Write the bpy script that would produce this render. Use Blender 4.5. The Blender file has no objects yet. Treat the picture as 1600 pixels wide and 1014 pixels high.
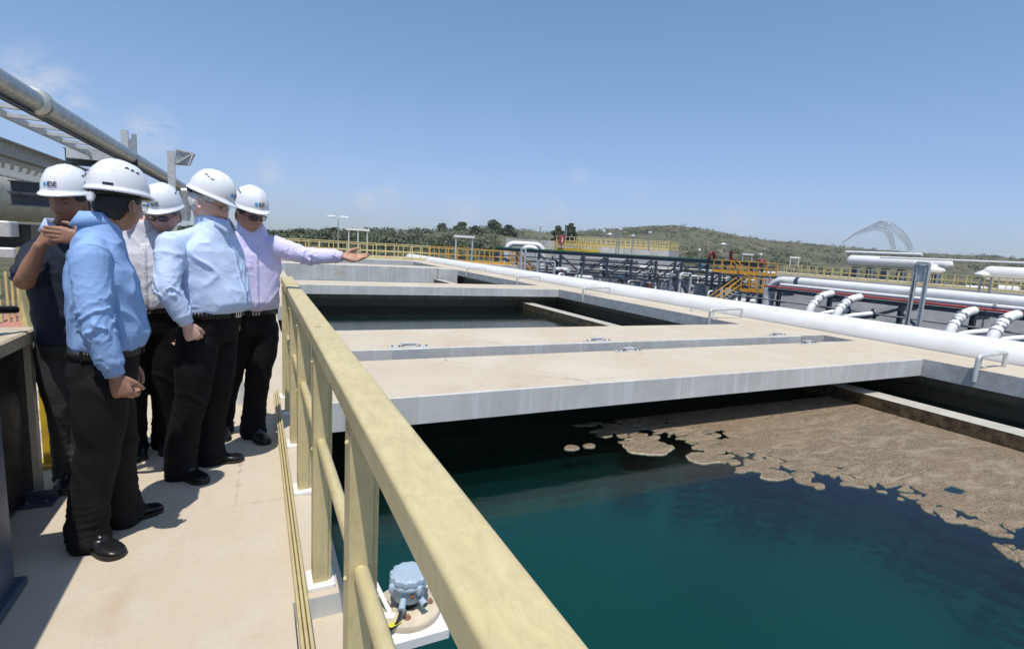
import bpy, bmesh, math, random
import numpy as np
from mathutils import Vector, Matrix, noise
random.seed(4)
R = math.radians
SC = bpy.context.scene
COL = SC.collection

# ------------------------------------------------------------------ camera
CAMH = 1.52
FPX = 820.0                      # focal length in pixels of a 1600 px wide picture
_a = Vector((400 - 800, 507 - 362, -FPX)).normalized()          # walkway direction seen by the camera
_b = Vector((2437 - 800, 507 - (362 + .0586 * 2037), -FPX))
_n = _b.cross(_a).normalized()
_x = _a.cross(_n)
CM = Matrix((_x, _a, _n))        # camera axes -> world axes
cam_d = bpy.data.cameras.new('camera'); cam = bpy.data.objects.new('camera', cam_d); COL.objects.link(cam)
cam.matrix_world = Matrix.Translation((0, 0, CAMH)) @ CM.to_4x4()
cam_d.sensor_width = 36; cam_d.lens = FPX / 1600 * 36
cam_d.clip_start = .05; cam_d.clip_end = 5000
SC.camera = cam

# ------------------------------------------------------------------ light
SUN = Vector((-.14, -.34, 1)).normalized()                      # towards the sun
sun_el = math.asin(SUN.z); sun_az = math.atan2(SUN.x, SUN.y)
wd = bpy.data.worlds.new('World'); SC.world = wd; wd.use_nodes = True
nt = wd.node_tree; nt.nodes.clear()
wo = nt.nodes.new('ShaderNodeOutputWorld'); bg = nt.nodes.new('ShaderNodeBackground')
sky = nt.nodes.new('ShaderNodeTexSky'); sky.sky_type = 'NISHITA'; sky.sun_disc = False
sky.sun_elevation = sun_el; sky.sun_rotation = sun_az; sky.air_density = 1.0; sky.dust_density = .6; sky.ozone_density = 1.6
bg.inputs['Strength'].default_value = .15
nt.links.new(bg.outputs[0], wo.inputs[0])
# thin small clouds low in the sky
geo = nt.nodes.new('ShaderNodeTexCoord')
def wmath(op, a, b=None):
    n = nt.nodes.new('ShaderNodeMath'); n.operation = op
    for i, v in enumerate((a, b)):
        if v is None: continue
        if isinstance(v, (int, float)): n.inputs[i].default_value = v
        else: nt.links.new(v, n.inputs[i])
    return n.outputs[0]
def pixdir(u, v): return (CM @ Vector((u - 800, 507 - v, -FPX))).normalized()
cn = nt.nodes.new('ShaderNodeTexNoise'); cn.inputs['Scale'].default_value = 22; cn.inputs['Detail'].default_value = 7; cn.inputs['Roughness'].default_value = .6
mp = nt.nodes.new('ShaderNodeMapping'); mp.inputs['Scale'].default_value = (1, 1, 2.2)
nt.links.new(geo.outputs['Generated'], mp.inputs[0]); nt.links.new(mp.outputs[0], cn.inputs['Vector'])
total = None
CLOUDS = [(62, 140, .075, .75), (100, 168, .06, .6), (238, 208, .05, .75), (215, 240, .05, .35), (150, 215, .06, .3), (420, 268, .03, .6), (572, 318, .035, .62),
          (612, 303, .035, .45), (722, 332, .045, .5), (600, 345, .04, .25), (868, 330, .03, .4), (905, 283, .035, .3), (1150, 352, .045, .35), (1600, 395, .05, .3), (1000, 300, .03, .2)]
for (u, v, rad, amt) in CLOUDS:
    d = pixdir(u, v)
    vm = nt.nodes.new('ShaderNodeVectorMath'); vm.operation = 'DISTANCE'
    nt.links.new(geo.outputs['Generated'], vm.inputs[0]); vm.inputs[1].default_value = d
    mr = nt.nodes.new('ShaderNodeMapRange'); mr.interpolation_type = 'SMOOTHSTEP'
    nt.links.new(vm.outputs['Value'], mr.inputs['Value'])
    mr.inputs['From Min'].default_value = 0; mr.inputs['From Max'].default_value = rad
    mr.inputs['To Min'].default_value = amt; mr.inputs['To Max'].default_value = 0
    total = mr.outputs[0] if total is None else wmath('MAXIMUM', total, mr.outputs[0])
cr = nt.nodes.new('ShaderNodeMapRange'); cr.inputs['From Min'].default_value = .38; cr.inputs['From Max'].default_value = .58
nt.links.new(cn.outputs['Fac'], cr.inputs['Value'])
cf = wmath('MULTIPLY', total, cr.outputs[0])
mx = nt.nodes.new('ShaderNodeMixRGB'); nt.links.new(cf, mx.inputs['Fac'])
hs = nt.nodes.new('ShaderNodeHueSaturation'); hs.inputs['Saturation'].default_value = 1.0; hs.inputs['Value'].default_value = 1.0
nt.links.new(sky.outputs[0], hs.inputs['Color'])
sx_ = nt.nodes.new('ShaderNodeSeparateColor'); cx_ = nt.nodes.new('ShaderNodeCombineColor'); nt.links.new(hs.outputs[0], sx_.inputs[0])
for i_, (a_, k_) in enumerate(((.85, .12), (1.10, .15), (.99, .038))):
    nt.links.new(wmath('MULTIPLY', wmath('DIVIDE', sx_.outputs[i_], wmath('ADD', wmath('MULTIPLY', sx_.outputs[i_], k_), 1.0)), a_), cx_.inputs[i_])
nt.links.new(cx_.outputs[0], mx.inputs['Color1']); mx.inputs['Color2'].default_value = (3.6, 3.9, 4.6, 1)
nt.links.new(mx.outputs[0], bg.inputs['Color'])

sl = bpy.data.lights.new('sun', 'SUN'); sl.energy = 3.6; sl.angle = R(.53); sl.color = (1, .955, .89)
so = bpy.data.objects.new('sun', sl); COL.objects.link(so); so.rotation_euler = SUN.to_track_quat('Z', 'Y').to_euler()
SC.view_settings.view_transform = 'Standard'; SC.view_settings.look = 'None'
SC.view_settings.gamma = 1; SC.view_settings.use_curve_mapping = False
SC.view_settings.exposure = 0.22
try:
    SC.cycles.transparent_max_bounces = 32; SC.cycles.max_bounces = 8
except Exception: pass

# ------------------------------------------------------------------ placing helpers
def ray(u, v): return CM @ Vector((u - 800, 507 - v, -FPX))
def atz(u, v, z=0.0):
    d = ray(u, v); return Vector((0, 0, CAMH)) + d * ((z - CAMH) / d.z)
def aty(u, v, Y):
    d = ray(u, v); return Vector((0, 0, CAMH)) + d * (Y / d.y)
def atx(u, v, X):
    d = ray(u, v); return Vector((0, 0, CAMH)) + d * (X / d.x)
def atd(u, v, D): return Vector((0, 0, CAMH)) + ray(u, v) * (D / FPX)

# ------------------------------------------------------------------ materials
class NT:
    def __init__(s, name):
        s.m = bpy.data.materials.new(name); s.m.use_nodes = True; s.t = s.m.node_tree; s.t.nodes.clear()
        s.out = s.n('ShaderNodeOutputMaterial'); s.tc = s.n('ShaderNodeTexCoord').outputs['Object']
    def n(s, t, **k):
        o = s.t.nodes.new(t)
        for a, b in k.items(): setattr(o, a, b)
        return o
    def l(s, a, b): s.t.links.new(a, b)
    def put(s, inp, v):
        if hasattr(v, 'node'): s.l(v, inp)
        elif isinstance(v, (tuple, list)) and len(v) == 3 and inp.type == 'RGBA': inp.default_value = (*v, 1)
        else: inp.default_value = v
    def mapv(s, scale=(1, 1, 1), src=None):
        m = s.n('ShaderNodeMapping'); s.l(src or s.tc, m.inputs[0]); m.inputs['Scale'].default_value = scale; return m.outputs[0]
    def noise(s, scale, detail=4, rough=.55, vec=None, dist=0):
        o = s.n('ShaderNodeTexNoise'); o.inputs['Scale'].default_value = scale; o.inputs['Detail'].default_value = detail
        o.inputs['Roughness'].default_value = rough; o.inputs['Distortion'].default_value = dist; s.l(vec or s.tc, o.inputs['Vector']); return o.outputs['Fac']
    def voro(s, scale, vec=None, feature='F1'):
        o = s.n('ShaderNodeTexVoronoi'); o.feature = feature; o.inputs['Scale'].default_value = scale; s.l(vec or s.tc, o.inputs['Vector']); return o.outputs['Distance']
    def ramp(s, f, lo, hi, a=0., b=1.):
        o = s.n('ShaderNodeMapRange'); s.l(f, o.inputs['Value']); o.inputs['From Min'].default_value = lo; o.inputs['From Max'].default_value = hi
        o.inputs['To Min'].default_value = a; o.inputs['To Max'].default_value = b; return o.outputs[0]
    def mix(s, f, a, b, mode='MIX'):
        o = s.n('ShaderNodeMixRGB', blend_type=mode); s.put(o.inputs['Fac'], f); s.put(o.inputs['Color1'], a); s.put(o.inputs['Color2'], b); return o.outputs[0]
    def math(s, op, a, b=0.):
        o = s.n('ShaderNodeMath', operation=op); s.put(o.inputs[0], a); s.put(o.inputs[1], b); return o.outputs[0]
    def bump(s, h, strength=.3, dist=.01, base=None):
        o = s.n('ShaderNodeBump'); s.l(h, o.inputs['Height']); o.inputs['Strength'].default_value = strength; o.inputs['Distance'].default_value = dist
        if base is not None: s.l(base, o.inputs['Normal'])
        return o.outputs[0]
    def bsdf(s, col, rough=.6, metal=0., normal=None, **k):
        p = s.n('ShaderNodeBsdfPrincipled'); s.put(p.inputs['Base Color'], col); s.put(p.inputs['Roughness'], rough); s.put(p.inputs['Metallic'], metal)
        if normal is not None: s.l(normal, p.inputs['Normal'])
        for a, b in k.items(): s.put(p.inputs[a.replace('_', ' ')], b)
        s.l(p.outputs[0], s.out.inputs['Surface']); return p
MAT = {}
def simple(name, col, rough=.6, metal=0., var=.18, scale=6, bump=.15, dirt=None, dirt_amt=.3, bscale=60, **k):
    t = NT(name)
    a = tuple(c * (1 - var) for c in col); b = tuple(min(1, c * (1 + var)) for c in col)
    c = t.mix(t.ramp(t.noise(scale, 6, .65), .35, .65), a, b)
    if dirt is not None:
        c = t.mix(t.math('MULTIPLY', t.ramp(t.noise(scale * .6, 8, .7, dist=.6), .52, .7), dirt_amt), c, dirt)
    t.bsdf(c, t.ramp(t.noise(scale * 3, 3), .3, .7, max(0, rough - .08), min(1, rough + .08)), metal,
           t.bump(t.noise(bscale, 4, .6), bump, .002), **k)
    MAT[name] = t.m; return t.m

def mk_materials():
    # pale sandy concrete top (dusty) -------------------------------
    t = NT('concrete_top')
    sp = t.noise(150, 3, .8)
    n1 = t.noise(.7, 6, .6, dist=.4); n2 = t.noise(3.5, 8, .7, dist=.3); n3 = t.noise(45, 4, .7)
    c = t.mix(t.ramp(n1, .35, .68), (.58, .505, .38), (.53, .44, .32))
    c = t.mix(t.ramp(n2, .5, .72, 0, .55), c, (.60, .55, .47))
    c = t.mix(t.ramp(t.noise(1.3, 9, .75, dist=1.), .54, .70, 0, .60), c, (.47, .34, .22))
    c = t.mix(t.ramp(n3, .3, .7, 0, .30), c, (.40, .35, .28))
    c = t.mix(t.ramp(t.noise(4.5, 3, .5), .70, .74, 0, .35), c, (.33, .27, .21)); c = t.mix(t.ramp(t.noise(.45, 4, .6), .5, .66, 0, .5), c, (.62, .56, .46))
    c = t.mix(t.ramp(t.noise(7, 9, .8, dist=1.5), .64, .7, 0, .5), c, (.36, .30, .24))
    c = t.mix(t.ramp(sp, .62, .72, 0, .4), c, (.30, .25, .19))
    cv = t.voro(.55, t.mapv((1, 1, 1), None), 'DISTANCE_TO_EDGE'); crk = t.math('MULTIPLY', t.ramp(t.math('ADD', cv, t.math('MULTIPLY', t.noise(9, 5, .7), .05)), .024, .030, 1, 0), t.ramp(t.noise(.5, 2), .5, .6, 0, .55)); c = t.mix(crk, c, (.28, .22, .16))
    h = t.mix(.5, t.noise(70, 5, .7), t.noise(5, 5, .6))
    t.bsdf(c, .9, 0, t.bump(h, .35, .006)); MAT['concrete_top'] = t.m
    # grey formed side with chalky vertical runs ---------------------
    t = NT('concrete_side')
    sv = t.mapv((5, 5, .25)); sv2 = t.mapv((22, 22, .5))
    c = t.mix(t.ramp(t.noise(1.2, 6, .6), .35, .65), (.47, .465, .435), (.60, .59, .555))
    c = t.mix(t.ramp(t.noise(1, 6, .65, sv), .5, .7, 0, .75), c, (.70, .715, .71))
    c = t.mix(t.ramp(t.noise(1, 5, .7, sv2), .55, .72, 0, .6), c, (.40, .385, .36))
    c = t.mix(t.ramp(t.noise(9, 8, .8), .62, .7, 0, .5), c, (.22, .22, .22))
    c = t.mix(t.ramp(t.noise(.55, 4, .6), .62, .7, 0, .5), c, (.50, .40, .28))
    t.bsdf(c, .85, 0, t.bump(t.mix(.5, t.noise(55, 5, .7), t.noise(1, 5, .6, sv2)), .4, .006)); MAT['concrete_side'] = t.m
    t = NT('concrete_side_grey')
    c = t.mix(t.ramp(t.noise(3, 8, .75, dist=.5), .38, .66), (.36, .36, .35), (.54, .54, .53))
    c = t.mix(t.ramp(t.noise(12, 6, .8), .6, .7, 0, .5), c, (.14, .14, .14))
    t.bsdf(c, .88, 0, t.bump(t.noise(40, 5, .7), .5, .008)); MAT['concrete_side_grey'] = t.m
    # submerged / wet wall
    t = NT('wet_wall')
    z = t.n('ShaderNodeSeparateXYZ'); gg = t.n('ShaderNodeNewGeometry'); t.l(gg.outputs['Position'], z.inputs[0])
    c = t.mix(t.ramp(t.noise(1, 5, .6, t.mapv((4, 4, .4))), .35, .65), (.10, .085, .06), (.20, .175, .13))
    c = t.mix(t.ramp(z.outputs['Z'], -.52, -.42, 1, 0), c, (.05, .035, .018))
    t.bsdf(c, .55, 0, t.bump(t.noise(30), .3, .006)); MAT['wet_wall'] = t.m
    t = NT('weir_concrete')
    c = t.mix(t.ramp(t.noise(4, 7, .7), .35, .65), (.38, .36, .30), (.52, .48, .40))
    t.bsdf(c, .85, 0, t.bump(t.noise(40), .3, .005)); MAT['weir_concrete'] = t.m
    t = NT('weir_slime')
    c = t.mix(t.ramp(t.noise(7, 7, .7), .4, .62), (.035, .022, .010), (.15, .105, .055))
    t.bsdf(c, .5, 0, t.bump(t.noise(25), .5, .01)); MAT['weir_slime'] = t.m
    # water
    t = NT('water')
    w1 = t.noise(5.0, 5, .6, t.mapv((1, 2.2, 1)), dist=.4); w2 = t.noise(1.4, 2, .5)
    nb = t.bump(t.mix(.25, w1, w2), .17, .012)
    gl = t.n('ShaderNodeBsdfGlossy'); gl.inputs['Roughness'].default_value = .015; t.l(nb, gl.inputs['Normal']); gl.inputs['Color'].default_value = (.95, .97, 1, 1)
    tr = t.n('ShaderNodeBsdfTransparent'); tr.inputs['Color'].default_value = (.60, .88, .88, 1)
    fr = t.n('ShaderNodeFresnel'); fr.inputs['IOR'].default_value = 1.33; t.l(nb, fr.inputs['Normal'])
    ms = t.n('ShaderNodeMixShader'); t.l(fr.outputs[0], ms.inputs[0]); t.l(tr.outputs[0], ms.inputs[1]); t.l(gl.outputs[0], ms.inputs[2])
    t.l(ms.outputs[0], t.out.inputs['Surface']); MAT['water'] = t.m
    t = NT('turbid_water')
    df = t.n('ShaderNodeBsdfDiffuse'); df.inputs['Color'].default_value = (.012, .105, .105, 1)
    c = t.mix(t.ramp(t.noise(.5, 3), .3, .7), (.014, .098, .096), (.021, .135, .125)); t.l(c, df.inputs['Color'])
    tr = t.n('ShaderNodeBsdfTransparent'); tr.inputs['Color'].default_value = (.86, .97, .97, 1)
    ms = t.n('ShaderNodeMixShader'); ms.inputs[0].default_value = .22
    t.l(tr.outputs[0], ms.inputs[1]); t.l(df.outputs[0], ms.inputs[2]); t.l(ms.outputs[0], t.out.inputs['Surface']); MAT['turbid_water'] = t.m
    t = NT('clear_water'); df = t.n('ShaderNodeBsdfDiffuse'); df.inputs['Color'].default_value = (.022, .12, .105, 1)
    tr = t.n('ShaderNodeBsdfTransparent'); tr.inputs['Color'].default_value = (.92, .98, .98, 1); ms = t.n('ShaderNodeMixShader'); ms.inputs[0].default_value = .07
    t.l(tr.outputs[0], ms.inputs[1]); t.l(df.outputs[0], ms.inputs[2]); t.l(ms.outputs[0], t.out.inputs['Surface']); MAT['clear_water'] = t.m
    simple('pool_floor', (.02, .10, .10), .9)
    # scum
    t = NT('scum')
    v = t.voro(48); n2 = t.noise(2.2, 7, .65, t.mapv((1, 2.6, 1)), dist=1.2); n3 = t.noise(120, 3, .7)
    c = t.mix(t.ramp(v, .1, .6), (.29, .215, .13), (.105, .072, .040))
    c = t.mix(t.ramp(n3, .55, .66, 0, .65), c, (.60, .52, .38))
    c = t.mix(t.ramp(n2, .45, .68, 0, .6), c, (.385, .31, .21))
    c = t.mix(t.ramp(t.noise(.9, 5, .6, dist=.8), .45, .62, 0, .45), c, (.22, .15, .09))
    t.bsdf(c, .75, 0, t.bump(t.mix(.5, v, t.noise(35, 4, .7)), .8, .012)); MAT['scum'] = t.m
    t = NT('scum_rim')
    c = t.mix(t.ramp(t.noise(30, 4), .4, .6), (.50, .42, .31), (.36, .27, .18)); t.bsdf(c, .7); MAT['scum_rim'] = t.m
    # painted / FRP yellow
    t = NT('cream_yellow')
    c = t.mix(t.ramp(t.noise(4, 7, .7, t.mapv((3, 1, 1))), .35, .65), (.64, .54, .285), (.56, .46, .235))
    c = t.mix(t.ramp(t.noise(16, 8, .75, t.mapv((2.5, 1, 1)), dist=.8), .42, .68, 0, .6), c, (.43, .36, .19))
    c = t.mix(t.ramp(t.noise(60, 6, .7), .55, .7, 0, .35), c, (.64, .56, .36))
    c = t.mix(t.ramp(t.noise(9, 2, .5), .73, .75, 0, .7), c, (.30, .13, .05))
    t.bsdf(c, .5, 0, t.bump(t.noise(140, 4, .7), .22, .002)); MAT['cream_yellow'] = t.m
    simple('yellow_frp', (.66, .54, .24), .5, dirt=(.4, .3, .15))
    simple('strong_yellow', (.62, .42, .03), .45, dirt=(.3, .2, .05))
    simple('orange_paint', (.66, .33, .035), .45, dirt=(.3, .18, .05))
    simple('white_pipe', (.80, .795, .77), .4, var=.04, scale=1.5, dirt=(.62, .55, .44), dirt_amt=.45, bump=.05)
    simple('white_frp', (.78, .77, .73), .35, var=.05, scale=4, dirt=(.5, .42, .3), dirt_amt=.35)
    simple('slate_steel', (.055, .068, .090), .42, var=.25, scale=3)
    simple('cabinet_steel', (.055, .075, .115), .35, var=.15, scale=2)
    simple('green_edge', (.02, .16, .09), .5)
    simple('galv', (.42, .43, .42), .42, .6, var=.22, scale=9, dirt=(.33, .26, .18), dirt_amt=.35)
    simple('galv_light', (.58, .59, .57), .5, .25, var=.12, scale=9)
    simple('red_pipe', (.42, .045, .04), .4, dirt=(.3, .08, .05))
    simple('dark_red', (.17, .022, .02), .45)
    simple('red_floor', (.45, .20, .16), .8)
    simple('black_plastic', (.012, .012, .014), .35)
    simple('rubber', (.02, .02, .02), .7)
    simple('instrument_blue', (.36, .46, .54), .42, var=.06, scale=20, dirt=(.35, .36, .35), dirt_amt=.3, bump=.08)
    simple('rusty', (.28, .12, .07), .8, var=.35, scale=60)
    simple('beige_frp', (.55, .47, .34), .55, dirt=(.35, .26, .16))
    simple('tank_beige', (.62, .56, .44), .5, scale=1.2, dirt=(.40, .26, .12), dirt_amt=.5)
    simple('yellow_tag', (.75, .68, .05), .5)
    simple('yard_wall', (.23, .23, .225), .85, var=.18, scale=.8, dirt=(.14, .14, .135))
    simple('yard_floor', (.46, .42, .36), .9, scale=.4)
    simple('pale_concrete', (.55, .53, .49), .85, scale=.8, dirt=(.34, .3, .25))
    simple('lamp_white', (.75, .76, .76), .35)
    simple('far_lattice', (.62, .66, .70), .6)
    simple('blue_logo', (.05, .30, .65), .4)
    simple('brown_post', (.20, .07, .05), .7)
    simple('caulk_white', (.78, .77, .74), .5, var=.05)
mk_materials()

# ------------------------------------------------------------------ mesh helpers
def basis(d):
    d = Vector(d).normalized(); up = Vector((0, 0, 1)) if abs(d.z) < .95 else Vector((0, 1, 0))
    x = d.cross(up).normalized(); return x, x.cross(d).normalized(), d
class MB:
    def __init__(s): s.v = []; s.f = []; s.mi = []; s.sm = []
    def add(s, vs, fs, mi=0, smooth=False):
        o = len(s.v); s.v.extend([tuple(p) for p in vs]); s.f.extend([tuple(i + o for i in f) for f in fs])
        s.mi.extend([mi] * len(fs)); s.sm.extend([smooth] * len(fs)); return s
    def box(s, a, b, mi=0, mtop=None, bev=0):
        x0, y0, z0 = a; x1, y1, z1 = b
        if bev:
            c = bev
            pts = [(x0 + c, y0), (x1 - c, y0), (x1, y0 + c), (x1, y1 - c), (x1 - c, y1), (x0 + c, y1), (x0, y1 - c), (x0, y0 + c)]
            pin = [(x0 + 2*c, y0 + c), (x1 - 2*c, y0 + c), (x1 - c, y0 + 2*c), (x1 - c, y1 - 2*c), (x1 - 2*c, y1 - c), (x0 + 2*c, y1 - c), (x0 + c, y1 - 2*c), (x0 + c, y0 + 2*c)]
            vs = [(p[0], p[1], z0) for p in pts] + [(p[0], p[1], z1 - c) for p in pts] + [(p[0], p[1], z1) for p in pin]
            fs = [tuple(reversed(range(8)))]
            sm = []
            for k in range(8):
                n = (k + 1) % 8; fs.append((k, n, 8 + n, 8 + k)); sm.append((8 + k, 8 + n, 16 + n, 16 + k))
            s.add(vs, fs + sm, mi); s.add([vs[16 + k] for k in range(8)], [tuple(range(8))], mi if mtop is None else mtop); return s
        vs = [(x0, y0, z0), (x1, y0, z0), (x1, y1, z0), (x0, y1, z0), (x0, y0, z1), (x1, y0, z1), (x1, y1, z1), (x0, y1, z1)]
        s.add(vs, [(3, 2, 1, 0), (0, 1, 5, 4), (1, 2, 6, 5), (2, 3, 7, 6), (3, 0, 4, 7)], mi)
        s.add(vs[4:], [(0, 1, 2, 3)], mi if mtop is None else mtop); return s
    def bar(s, p, q, w, h, mi=0, up=None):
        p = Vector(p); q = Vector(q); x, y, d = basis(q - p)
        if up is not None:
            x = d.cross(Vector(up)).normalized(); y = x.cross(d).normalized()
        vs = []
        for c in (p, q):
            for sx, sy in ((-1, -1), (1, -1), (1, 1), (-1, 1)): vs.append(c + x * (sx * w / 2) + y * (sy * h / 2))
        return s.add(vs, [(3, 2, 1, 0), (4, 5, 6, 7), (0, 1, 5, 4), (1, 2, 6, 5), (2, 3, 7, 6), (3, 0, 4, 7)], mi)
    def ibar(s, p, q, w, h, t=.012, mi=0, up=(0, 0, 1)):
        p = Vector(p); q = Vector(q); d = (q - p).normalized(); x = d.cross(Vector(up)).normalized(); y = x.cross(d).normalized()
        s.bar(p + y * (h / 2 - t / 2), q + y * (h / 2 - t / 2), w, t, mi, y); s.bar(p - y * (h / 2 - t / 2), q - y * (h / 2 - t / 2), w, t, mi, y)
        return s.bar(p, q, t, h - 2 * t - .001, mi, y)
    def tube(s, pts, r, n=10, mi=0, cap=True, smooth=True):
        pts = [Vector(p) for p in pts]; rs = r if isinstance(r, (list, tuple)) else [r] * len(pts)
        dirs = []
        for i in range(len(pts)):
            a = pts[max(i - 1, 0)]; b = pts[min(i + 1, len(pts) - 1)]; dirs.append((b - a).normalized())
        x, y, _ = basis(dirs[0]); vs = []; fs = []
        for i, p in enumerate(pts):
            d = dirs[i]; x = (x - d * x.dot(d)).normalized(); y = d.cross(x)
            k = 1.0
            if 0 < i < len(pts) - 1:
                c = (pts[i] - pts[i - 1]).normalized().dot((pts[i + 1] - pts[i]).normalized()); k = 1
            for j in range(n):
                a = 2 * math.pi * j / n; vs.append(p + (x * math.cos(a) + y * math.sin(a)) * rs[i] * k)
        for i in range(len(pts) - 1):
            for j in range(n):
                m = (j + 1) % n; fs.append((i * n + j, i * n + m, (i + 1) * n + m, (i + 1) * n + j))
        s.add(vs, fs, mi, smooth)
        if cap:
            s.add(vs[:n], [tuple(reversed(range(n)))], mi); s.add(vs[-n:], [tuple(range(n))], mi)
        return s
    def lathe(s, c, prof, n=24, mi=0, axis=(0, 0, 1), smooth=True):
        c = Vector(c); x, y, d = basis(axis); vs = []; fs = []
        for (r, z) in prof:
            for j in range(n):
                a = 2 * math.pi * j / n; vs.append(c + d * z + (x * math.cos(a) + y * math.sin(a)) * r)
        for i in range(len(prof) - 1):
            for j in range(n):
                m = (j + 1) % n; fs.append((i * n + j, i * n + m, (i + 1) * n + m, (i + 1) * n + j))
        s.add(vs, fs, mi, smooth); s.add(vs[:n], [tuple(reversed(range(n)))], mi); s.add(vs[-n:], [tuple(range(n))], mi); return s
    def build(s, name, mats, parent=None, base=None):
        me = bpy.data.meshes.new(name)
        base = Vector(base) if base is not None else (worldloc(parent) if parent else Vector((0, 0, 0)))
        V = np.array(s.v, dtype=float) - np.array(base)
        me.from_pydata(V.tolist(), [], s.f)
        if not isinstance(mats, (list, tuple)): mats = [mats]
        for m in mats: me.materials.append(MAT[m] if isinstance(m, str) else m)
        me.polygons.foreach_set('material_index', s.mi); me.polygons.foreach_set('use_smooth', s.sm); me.update()
        o = bpy.data.objects.new(name, me); COL.objects.link(o)
        if parent: o.parent = parent
        else: o.location = base
        return o
def worldloc(o):
    v = Vector(o.location)
    while o.parent: o = o.parent; v += Vector(o.location)
    return v
def tag(o, label=None, cat=None, group=None, kind=None):
    if label: o['label'] = label
    if cat: o['category'] = cat
    if group: o['group'] = group
    if kind: o['kind'] = kind
    return o
def thing(name, label, cat, loc, group=None):
    o = bpy.data.objects.new(name, None); COL.objects.link(o); o.location = loc; o.empty_display_size = .1
    return tag(o, label, cat, group)
def fixnormals(o):
    bm = bmesh.new(); bm.from_mesh(o.data); bmesh.ops.recalc_face_normals(bm, faces=bm.faces); bm.to_mesh(o.data); bm.free(); return o
def arc(c, r, a0, a1, u, v, n=8):
    c = Vector(c); u = Vector(u); v = Vector(v)
    return [c + u * (r * math.cos(a0 + (a1 - a0) * i / n)) + v * (r * math.sin(a0 + (a1 - a0) * i / n)) for i in range(n + 1)]
def rounded(pts, r, n=5):
    pts = [Vector(p) for p in pts]; out = [pts[0]]
    for i in range(1, len(pts) - 1):
        a, b, c = pts[i - 1], pts[i], pts[i + 1]; u = (a - b); w = (c - b); k = min(r, u.length * .49, w.length * .49)
        p = b + u.normalized() * k; q = b + w.normalized() * k
        for j in range(n + 1):
            t = j / n; out.append(p * (1 - t) ** 2 + b * (2 * t * (1 - t)) + q * t ** 2)
    out.append(pts[-1]); return out

# ------------------------------------------------------------------ terrain
WZ = -.75                                   # water level
SKY = [(-900, 380), (-300, 352), (0, 350), (200, 352), (440, 359), (520, 357), (600, 358), (680, 357), (770, 353), (850, 358), (900, 359), (960, 354), (1000, 350), (1050, 348), (1085, 351),
       (1120, 357), (1160, 366), (1200, 373), (1240, 375), (1300, 381), (1350, 386), (1450, 393), (1600, 401), (1900, 425), (2600, 470)]
az_el = []
for u, v in SKY:
    d = ray(u, v) if u < 1700 and u > -400 else ray(max(-400, min(1700, u)), v)
    az_el.append((math.degrees(math.atan2(d.x, d.y)) + (0 if -400 <= u <= 1700 else (u - max(-400, min(1700, u))) * .03), d.z / math.hypot(d.x, d.y)))
AZ = [a for a, _ in az_el]; EL = [e for _, e in az_el]
def ridge_dist(az):
    return float(np.interp(az, [-60, 0, 20, 32, 40, 48, 60, 75, 90], [160, 190, 200, 300, 330, 300, 380, 420, 450]))
def ground_z(x, y):
    r = math.hypot(x, y); az = math.degrees(math.atan2(x, y))
    D = ridge_dist(az); e = float(np.interp(az, AZ, EL)); hz = CAMH + e * D - 1.2
    t = (r - 85) / (D - 85); base = -2.6
    n = noise.fractal(Vector((x * .012, y * .012, 0)), 1, 2, 4) * 2.2 + noise.noise(Vector((x * .06, y * .06, 3))) * .7
    if t <= 0: k = 0
    elif t <= 1: k = t ** 1.5 * (1.0) if t < 1 else 1
    else: k = max(.2, 1 - (t - 1) * .5)
    w = min(1, max(0, t * 5)) * (1 - .75 * min(1, max(0, 1 - abs(t - 1) * 4)))
    return base + (hz - base) * k + n * w
def mk_terrain():
    m = MB(); rad = [0, 20, 45, 60, 75, 85, 95] + [95 + 9 * i for i in range(1, 45)] + [540, 600, 700, 900, 1500, 4000]
    azs = list(np.linspace(-180, -52, 20)) + list(np.linspace(-50, 100, 300)) + list(np.linspace(104, 180, 12))
    vs = []; fs = []; n = len(azs)
    for r in rad:
        for a in azs:
            x = r * math.sin(R(a)); y = r * math.cos(R(a)); vs.append((x, y, ground_z(x, y) if r < 1000 else -2.6))
    for i in range(len(rad) - 1):
        for j in range(n - 1): fs.append((i * n + j, i * n + j + 1, (i + 1) * n + j + 1, (i + 1) * n + j))
    m.add(vs, fs, 0, True)
    t = NT('dune_scrub')
    n1 = t.noise(.05, 8, .65, dist=.5); n2 = t.noise(.35, 8, .75); n3 = t.noise(2.2, 6, .8)
    c = t.mix(t.ramp(n2, .42, .60), (.065, .075, .035), (.19, .165, .095))
    c = t.mix(t.ramp(n1, .55, .68, 0, .85), c, (.30, .235, .15))
    c = t.mix(t.ramp(n3, .5, .6, 0, .75), c, (.042, .060, .022))
    t.bsdf(c, .95, 0, t.bump(n3, .8, .4)); MAT['dune_scrub'] = t.m
    tag(m.build('terrain', 'dune_scrub'), 'sandy dunes with green and brown scrub beyond the plant', kind='structure')
mk_terrain()
for nm, lo, hi in (('leaf_dark', (.055, .078, .032), (.145, .165, .075)), ('leaf_grey', (.055, .068, .034), (.13, .14, .078))):
    t = NT(nm); c = t.mix(t.ramp(t.noise(.35, 6, .7), .35, .65), lo, hi); c = t.mix(t.ramp(t.noise(3, 4, .8), .5, .65, 0, .6), c, tuple(x * .7 for x in lo)); t.bsdf(c, .8); MAT[nm] = t.m
simple('bark', (.12, .09, .06), .9)

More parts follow.
